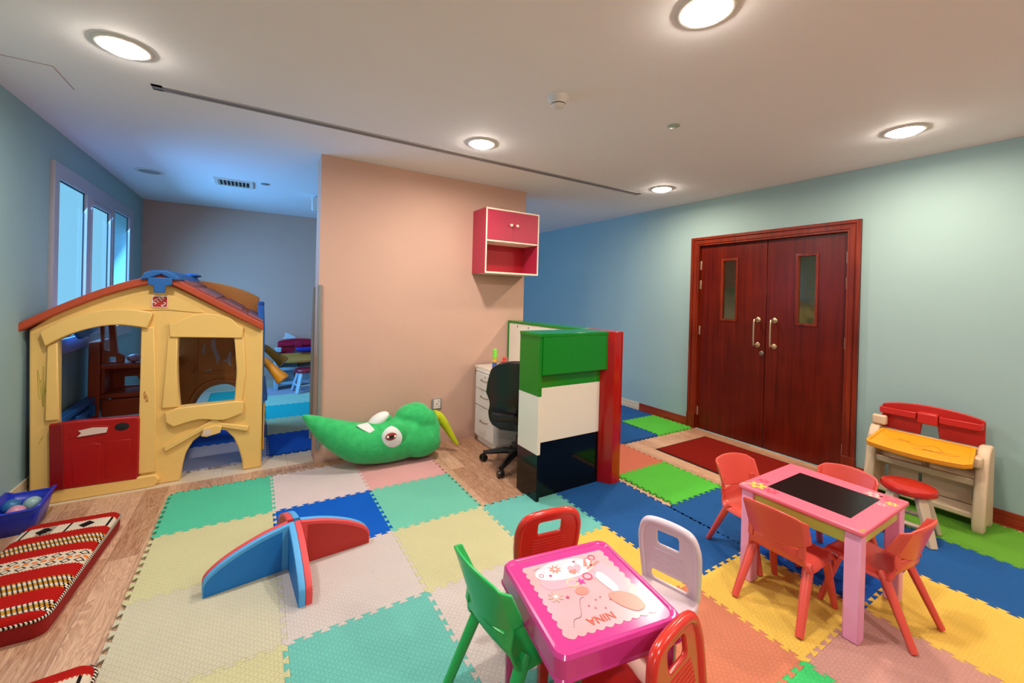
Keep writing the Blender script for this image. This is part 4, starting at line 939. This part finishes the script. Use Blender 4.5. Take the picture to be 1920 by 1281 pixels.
# ---------------------------------------------------------------- pink plastic table with sticker
TZ = .49
t1 = thing('plastic_table', 'glossy pink plastic table with a pale picture sticker on top', 'table', (.952, 1.023, Z0c), radians(-9.9))
M_PT = mat('hot_pink_plastic', C(204,60,144), .18, coat=.3); hs = .222; tz = TZ-Z0c
g = MB()
def rq(s_, z, r=.035): return [Vector((x, y, z)) for x, y in rrect(-s_, s_, -s_, s_, r, 6)]
g.loft([rq(hs-.006, tz-.075), rq(hs, tz-.07), rq(hs+.003, tz-.064), rq(hs-.001, tz-.058), rq(hs-.004, tz-.01), rq(hs-.010, tz-.001), rq(hs-.018, tz), rq(hs-.024, tz-.003), rq(hs-.026, tz-.006), rq(.02, tz-.006, .01)], True)
obj('tabletop', g, M_PT, t1, ang=30)
for sx in (-1, 1):
    for sy in (-1, 1):
        obj('leg', MB().lathe([(.001, 0), (.019, 0), (.022, .01), (.027, tz-.07), (.001, tz-.07)], 18, None, (sx*(hs-.04), sy*(hs-.04), 0)), M_PT, t1)
# sticker
zs = tz-.0055
def scal(hx, hy, n, r):
    out = []
    for (ax, ay, bx, by, sc_) in ((hx, -hy, hx, hy, 1), (hx, hy, -hx, hy, 0), (-hx, hy, -hx, -hy, 1), (-hx, -hy, hx, -hy, 1)):
        L = math.hypot(bx-ax, by-ay); ux, uy = (bx-ax)/L, (by-ay)/L; nx, ny = uy, -ux
        if not sc_: out += [(ax, ay)]; continue
        for i in range(n):
            for j in range(6):
                t_ = (i+j/6)/n; b_ = r*sin(pi*j/6)
                out.append((ax+(bx-ax)*t_+nx*b_, ay+(by-ay)*t_+ny*b_))
    return out
kk = NT('picture_sticker', .25, .5)
kk.base(kk.mix(kk.noise(9, 2), C(212,160,155), C(215,178,198))); M_STICK = kk.m
st = obj('picture_sticker', plate(scal(.158, .160, 10, .009), [], .001, 0, T((.002, .002, zs))), M_STICK, t1, smooth=False)
PC = dict(r='#d8436a', c='#f08a80', p='#f2a9bb', l='#fae0e6', k='#5a3a3a', m='#d83fa0', y='#efc9a0', b='#c9a7a0')
def dec(pts, c, name='print_shape', dz=.001, holes=()): obj(name, plate(pts, holes, .0006, 0, T((.002, .002, zs+dz))), mat('print'+c, PC[c], .3), st, smooth=False)
def circ(cx, cy, r, n=20, sy=1): return [(cx+r*cos(2*pi*k/n), cy+r*sy*sin(2*pi*k/n)) for k in range(n)]
def flower(cx, cy, r, n=6, a0=0): return [(cx+r*(1+.32*cos(n*t_))*cos(t_+a0), cy+r*(1+.32*cos(n*t_))*sin(t_+a0)) for t_ in [2*pi*k/72 for k in range(72)]]
def star(cx, cy, r): return [(cx+(r if k % 2 == 0 else r*.42)*cos(pi/2+pi*k/5), cy+(r if k % 2 == 0 else r*.42)*sin(pi/2+pi*k/5)) for k in range(10)]
def heart(cx, cy, s_): return [(cx+s_*16*sin(t_)**3/17, cy+s_*(13*cos(t_)-5*cos(2*t_)-2*cos(3*t_)-cos(4*t_))/17) for t_ in [2*pi*k/40 for k in range(40)]]
dec(circ(-.02, .105, .115, 30, .42), 'l'); dec(sp2([(-.13, .08), (-.12, .03), (-.04, .02), (.03, .035), (.09, .02), (.12, .05), (.05, .06), (-.05, .055)], 4, True), 'p')
dec(sp2([(.07, .06), (.12, .09), (.14, .03), (.135, -.05), (.10, -.09), (.07, -.06), (.085, .0)], 4, True), 'p', dz=.0014)
dec(sp2([(.06, .03), (.09, .05), (.105, -.03), (.08, -.05)], 4, True), 'l', dz=.0018)
dec(sp2([(.055, -.05), (.10, -.055), (.135, -.09), (.135, -.135), (.10, -.145), (.07, -.12), (.05, -.08)], 4, True), 'c', dz=.0018)
dec([(.055, .075), (.12, .10), (.118, .108), (.055, .085)], 'c', dz=.0018); dec([(.05, .095), (.07, .13), (.078, .128), (.065, .09)], 'c', dz=.0018); dec([(.07, .09), (.10, .125), (.106, .12), (.08, .088)], 'c', dz=.0018)
dec(heart(.015, .095, .028), 'p', dz=.0016); dec(heart(.0, .082, .016), 'c', dz=.002)
for fx_, fy_, r_, c_ in ((-.055, .115, .017, 'c'), (-.115, -.005, .02, 'b'), (.095, .0, .015, 'p')):
    dec(flower(fx_, fy_, r_, 8), c_, dz=.0016); dec(circ(fx_, fy_, r_*.35), 'l', dz=.002)
for x_, y_, r_ in ((.035, .045, .018), (.105, .13, .014), (-.115, .10, .009)): dec(circ(x_, y_, r_), 'r', dz=.0016, holes=[circ(x_, y_, r_*.72)])
dec(star(.0, .03, .018), 'm', dz=.002)
for x_, y_ in ((-.085, .09), (-.08, -.02), (.03, .13), (.0, -.06), (.02, -.055), (-.02, -.09), (.045, -.075), (-.035, -.075), (.01, -.1), (.06, -.10)):
    dec(circ(x_, y_, .0055 if y_ > -.03 else .003, 10), 'r', dz=.0016)
dec(circ(-.02, -.01, .024, 20, .8), 'c', dz=.0016); dec(circ(-.03, .035, .022, 20, .9), 'y', dz=.0014, holes=[circ(-.03, .035, .017, 20, .85)])
g = MB()
for k_ in range(26):
    t_ = k_/25; x_ = -.03-.09*t_; y_ = -.035-.10*t_+.012*sin(9*t_); g.lathe([(.001, 0), (.0012, 0), (.0012, .001), (.001, .001)], 6, None, (x_, y_, zs+.001))
obj('dotted_trail', g, mat('printk', PC['k'], .4), st)
obj('sticker_lettering', text_mesh('NINA', .038, T((-.025, -.128, zs+.0015)) @ Rz(180), bold=.0004), mat('print_coral', '#e0604f', .3), st, smooth=False)
g = MB(); P = [(-.13+.026*k_, .135+.006*(k_ % 2), zs+.0012) for k_ in range(10)]; g.tube(smooth_path(P, 4), .0006, 4)
for x_ in (-.10, -.075, -.03, .03): g.tube([(x_, .137, zs+.0012), (x_+.004, .11, zs+.0012)], .0005, 4)
obj('printed_branch', g, mat('printk', PC['k'], .4), st)

# ---------------------------------------------------------------- wooden activity table with blackboard
t2 = thing('activity_table', 'pink wooden activity table with a black board inset and painted flowers', 'table', (2.455, .937, Z0c), 0)
M_P2 = mat('pink_paint_top', C(228,106,130), .35, bump=.08, bscale=200); M_PL = mat('light_pink_legs', C(232,162,205), .4, noise=.04, nscale=12, bump=.1); M_AP = mat('lime_apron', '#b9c65a', .45, noise=.06, nscale=6)
ax0, ax1, ay0, ay1 = 2.172-2.455, 2.728-2.455, .672-.937, 1.20-.937; z2 = .50-Z0c
obj('tabletop', MB().box(ax0, ax1, ay0, ay1, z2-.022, z2), M_P2, t2, bevel=.007, seg=3)
for x0_, x1_, y0_, y1_ in ((ax0+.06, ax1-.06, ay0+.025, ay0+.037), (ax0+.06, ax1-.06, ay1-.037, ay1-.025), (ax0+.025, ax0+.037, ay0+.06, ay1-.06), (ax1-.037, ax1-.025, ay0+.06, ay1-.06)):
    obj('apron', MB().box(x0_, x1_, y0_, y1_, z2-.082, z2-.022), M_AP, t2)
for sx in (0, 1):
    for sy in (0, 1):
        x_ = ax0+.012 if sx == 0 else ax1-.072; y_ = ay0+.012 if sy == 0 else ay1-.072
        obj('leg', MB().box(x_, x_+.06, y_, y_+.06, 0, z2-.022), M_PL, t2, bevel=.006)
obj('blackboard', plate([(2.272-2.455, .752-.937), (2.622-2.455, .752-.937), (2.622-2.455, 1.103-.937), (2.272-2.455, 1.103-.937)], [], .001, 0, T((0, 0, z2+.0003))), mat('blackboard', C(6,2,2), .25, noise=.4, nscale=8), t2, smooth=False)
FL = (('#d8435c', -.130, .212, .022), ('#e8c24a', -.215, .200, .034), ('#d8435c', -.222, .128, .026), ('#f0b8b0', -.255, .246, .011), ('#efb7ae', .204, -.148, .028), ('#e8566a', .222, -.212, .036), ('#e3c44e', .160, -.232, .020), ('#f0a9ab', .110, -.207, .017))
for i_, (c_, x_, y_, r_) in enumerate(FL):
    f_ = obj('painted_flower', plate(flower(x_, y_, r_, 6, i_), [], .0006, 0, T((0, 0, z2+.0006))), mat('flower'+c_, c_, .4), t2, smooth=False)
    obj('flower_centre', plate(circ(x_, y_, r_*.38), [], .0006, 0, T((0, 0, z2+.001))), M_P2, f_, smooth=False)
obj('paint_chip', plate([(ax0+.002, ay0+.012), (ax0+.03, ay0+.002), (ax0+.045, ay0+.012), (ax0+.02, ay0+.022)], [], .0006, 0, T((0, 0, z2+.0004))), mat('bare_wood', '#a8863c', .6), t2, smooth=False)

# ---------------------------------------------------------------- toy art desks
def art_desk(label, loc, rz, frame, red, board, open_back=False):
    """local: front faces -Y, width along X, 0.62 wide"""
    t = thing('toy_art_desk', label, 'desk', loc, rz, 'toy art desks')
    mf = mat('desk_frame'+frame, frame, .45, noise=.05, nscale=5, bump=.15, bscale=250); mr = mat('desk_red'+red, red, .35); mb = mat('desk_board'+board, board, .4, noise=.08, nscale=14)
    W = .283
    for s_ in (-1, 1):
        P = [(-.20, .06), (-.195, .0), (-.15, .0), (-.145, .03), (-.03, .03), (-.025, 0), (.035, 0), (.035, .49), (.01, .53), (-.05, .53), (-.09, .50), (-.13, .42)]
        obj('side_panel', plate(P, [], .05, .012, T((s_*W, 0, 0)) @ Matrix.Diagonal((1.2, 1, 1, 1)) @ YZp, 2), mf, t)
    obj('bottom_shelf', MB().box(-W+.02, W-.02, -.16, .01, .06, .10), mf, t, bevel=.01, seg=3)
    sh = obj('middle_shelf', MB().box(-W+.02, W-.02, -.12, .01, .27, .285).box(-W+.02, W-.02, -.135, -.12, .27, .315), mf, t, bevel=.006)
    obj('shelf_divider', MB().box(-.01, .01, -.10, .01, .285, .43), mf, t, bevel=.004)
    if not open_back:
        obj('back_panel', plate([(-W+.02, .10), (W-.02, .10), (W-.02, .46), (-W+.02, .46)], [rrect(-.05, -.03, .13, .22, .009), rrect(.22, .24, .13, .22, .009), rrect(-.24, -.22, .13, .22, .009)], .012, .002, T((0, .018, 0)) @ XZ), mf, t)
    obj('top_rail', MB().box(-W+.02, W-.02, -.03, .02, .46, .50).box(-.06, .06, -.035, -.02, .485, .505), mf, t, bevel=.008)
    # red backboard
    ro = [(-.27, .50), (-.27, .64)]+sp2([(-.27, .66), (-.255, .685), (-.14, .71), (0, .718), (.14, .71), (.255, .685), (.27, .66)], 3)+[(.27, .50), (.05, .50), (.04, .58), (-.04, .58), (-.05, .50)]
    rb = obj('red_backboard', plate(ro, [], .02, .006, T((0, .03, 0)) @ XZ, 2), mr, t)
    for x0_, x1_ in ((-.266, -.06), (.06, .266)):
        g = MB(); g.box(x0_, x1_, -.04, .02, .62, .63); g.box(x0_, x1_, -.045, -.037, .62, .665); g.box(x0_, x0_+.01, -.04, .02, .62, .665); g.box(x1_-.01, x1_, -.04, .02, .62, .665)
        obj('pen_tray', g, mr, rb, bevel=.004)
    obj('centre_boss', MB().box(-.055, .055, -.05, .02, .595, .675), mr, rb, bevel=.012, seg=3)
    # yellow writing board, tilted and curved at the front
    bo_ = [(-.245, .0), (.245, .0), (.268, -.235)]+sp2([(.255, -.265), (.14, -.29), (0, -.30), (-.14, -.29), (-.255, -.265)], 4)[1:]+[(-.268, -.235)]
    Mt = T((0, -.05, .488)) @ Rx(14)
    yb = obj('writing_board', plate(bo_, [], .028, .006, Mt, 2), mb, t)
    inn = [(x*.93, -.012+y*.91) for x, y in bo_]
    obj('board_lip', plate([(x, y) for x, y in bo_], [inn], .01, .003, Mt @ T((0, 0, .016))), mb, yb)
    for q_ in (-W-.005, W-.05): obj('board_arm', MB().box(q_, q_+.055, -.17, -.03, .40, .47), mf, t, bevel=.012)
    obj('pencil_clip', MB().box(-.305, -.22, -.07, -.02, .53, .60), mf, t, bevel=.012, seg=3)
    return t, yb
d1, yb = art_desk('toy art desk against the right wall with yellow-orange board and red pen trays', (4.16, .935, Z0c), radians(-90), '#cdb69a', '#b3201b', '#e8981c')
g = MB(); rnd = random.Random(4); P = [(-.16, -.16, .525), (-.05, -.14, .527), (-.12, -.13, .528), (.0, -.17, .523), (.06, -.12, .528), (.12, -.19, .52), (.02, -.2, .519), (.16, -.21, .52), (.18, -.18, .522), (-.02, -.22, .517)]
Mt = T((0, -.05, .488)) @ Rx(14)
g.tube(smooth_path([Mt @ Vector((p[0], p[1]+.02, .0142)) for p in P], 5), .0012, 4)
obj('crayon_marks', g, mat('brown_crayon', '#6b3a16', .8), yb)
d2, yb2 = art_desk('small toy art desk far away in the back room beside the pink wall', (.555, 6.99, .0125), 0, '#a9c2cf', '#a3113a', '#c98d3f')
d2['label'] = 'toy art desk in the back room seen between playhouse and pink wall'
t = thing('small_tray', 'small blue plastic tray leaning on the red board of the far desk', 'tray', (.63, 6.88, .548))
obj('tray_body', MB().loft([rr3(.09, .03, 0, .01), rr3(.11, .04, .06, .01)], False).add(rr3(.09, .03, .001, .01), [tuple(range(24))]), mat('deep_blue_plastic', '#1530a8', .3), t, solid=.004)
t = thing('toy_clip', 'white wedge-shaped plastic piece lying on top of the far red board', 'toy', (.44, 7.01, .733))
obj('wedge', MB().prism([(-.09, 0), (.08, 0), (.08, .02), (-.03, .085), (-.06, .085), (-.06, .02), (-.09, .02)], .03, T((0, .015, 0)) @ XZ), mat('pale_blue_white', '#b8cdd6', .4), t, bevel=.004)
obj('pivot_knob', MB().lathe([(.001, 0), (.03, 0), (.03, .03), (.001, .03)], 16, None, (0, -.09, .42)).box(-.008, .008, -.1, -.08, .3, .42), mat('gold_knob', '#a87a14', .4), d2)

# stools
def stool(label, loc, rz, frame, red, s_=1.0):
    t = thing('toy_stool', label, 'stool', loc, rz, 'round toy stools'); t.scale = (s_, s_, s_)
    mf = mat('stool_frame'+frame, frame, .5); mr = mat('stool_red'+red, red, .25, coat=.2)
    obj('seat', MB().lathe([(.001, .265), (.12, .265), (.135, .275), (.138, .29), (.13, .305), (.10, .315), (.05, .318), (.001, .318)], 36), mr, t)
    for k_ in range(4):
        a_ = pi/4+k_*pi/2; d_ = Vector((cos(a_), sin(a_), 0)); n_ = Vector((-sin(a_), cos(a_), 0))
        obj('leg', MB().loft([[d_*(.085+dx*.02)+n_*dy*.028+Vector((0, 0, .27)) for dx, dy in ((-1, -1), (1, -1), (1, 1), (-1, 1))], [d_*(.175+dx*.016)+n_*dy*.024 for dx, dy in ((-1, -1), (1, -1), (1, 1), (-1, 1))]]), mf, t, bevel=.006)
    g = MB()
    for k_ in range(4):
        a_, b_ = pi/4+k_*pi/2, pi/4+(k_+1)*pi/2; p_ = Vector((cos(a_)*.145, sin(a_)*.145, .095)); q_ = Vector((cos(b_)*.145, sin(b_)*.145, .095))
        g.tube([p_, q_], .014, 6)
    obj('cross_bar', g, mf, t)
    return t
stool('round toy stool with red seat and cream legs in front of the near art desk', (3.56, .885, Z0c), radians(8), '#cdbca0', '#b31f17')
stool('round toy stool with red seat and bluish white legs by the far art desk', (.62, 6.60, 0.0125), radians(10), '#b4cad6', '#9c1230', 1.05)
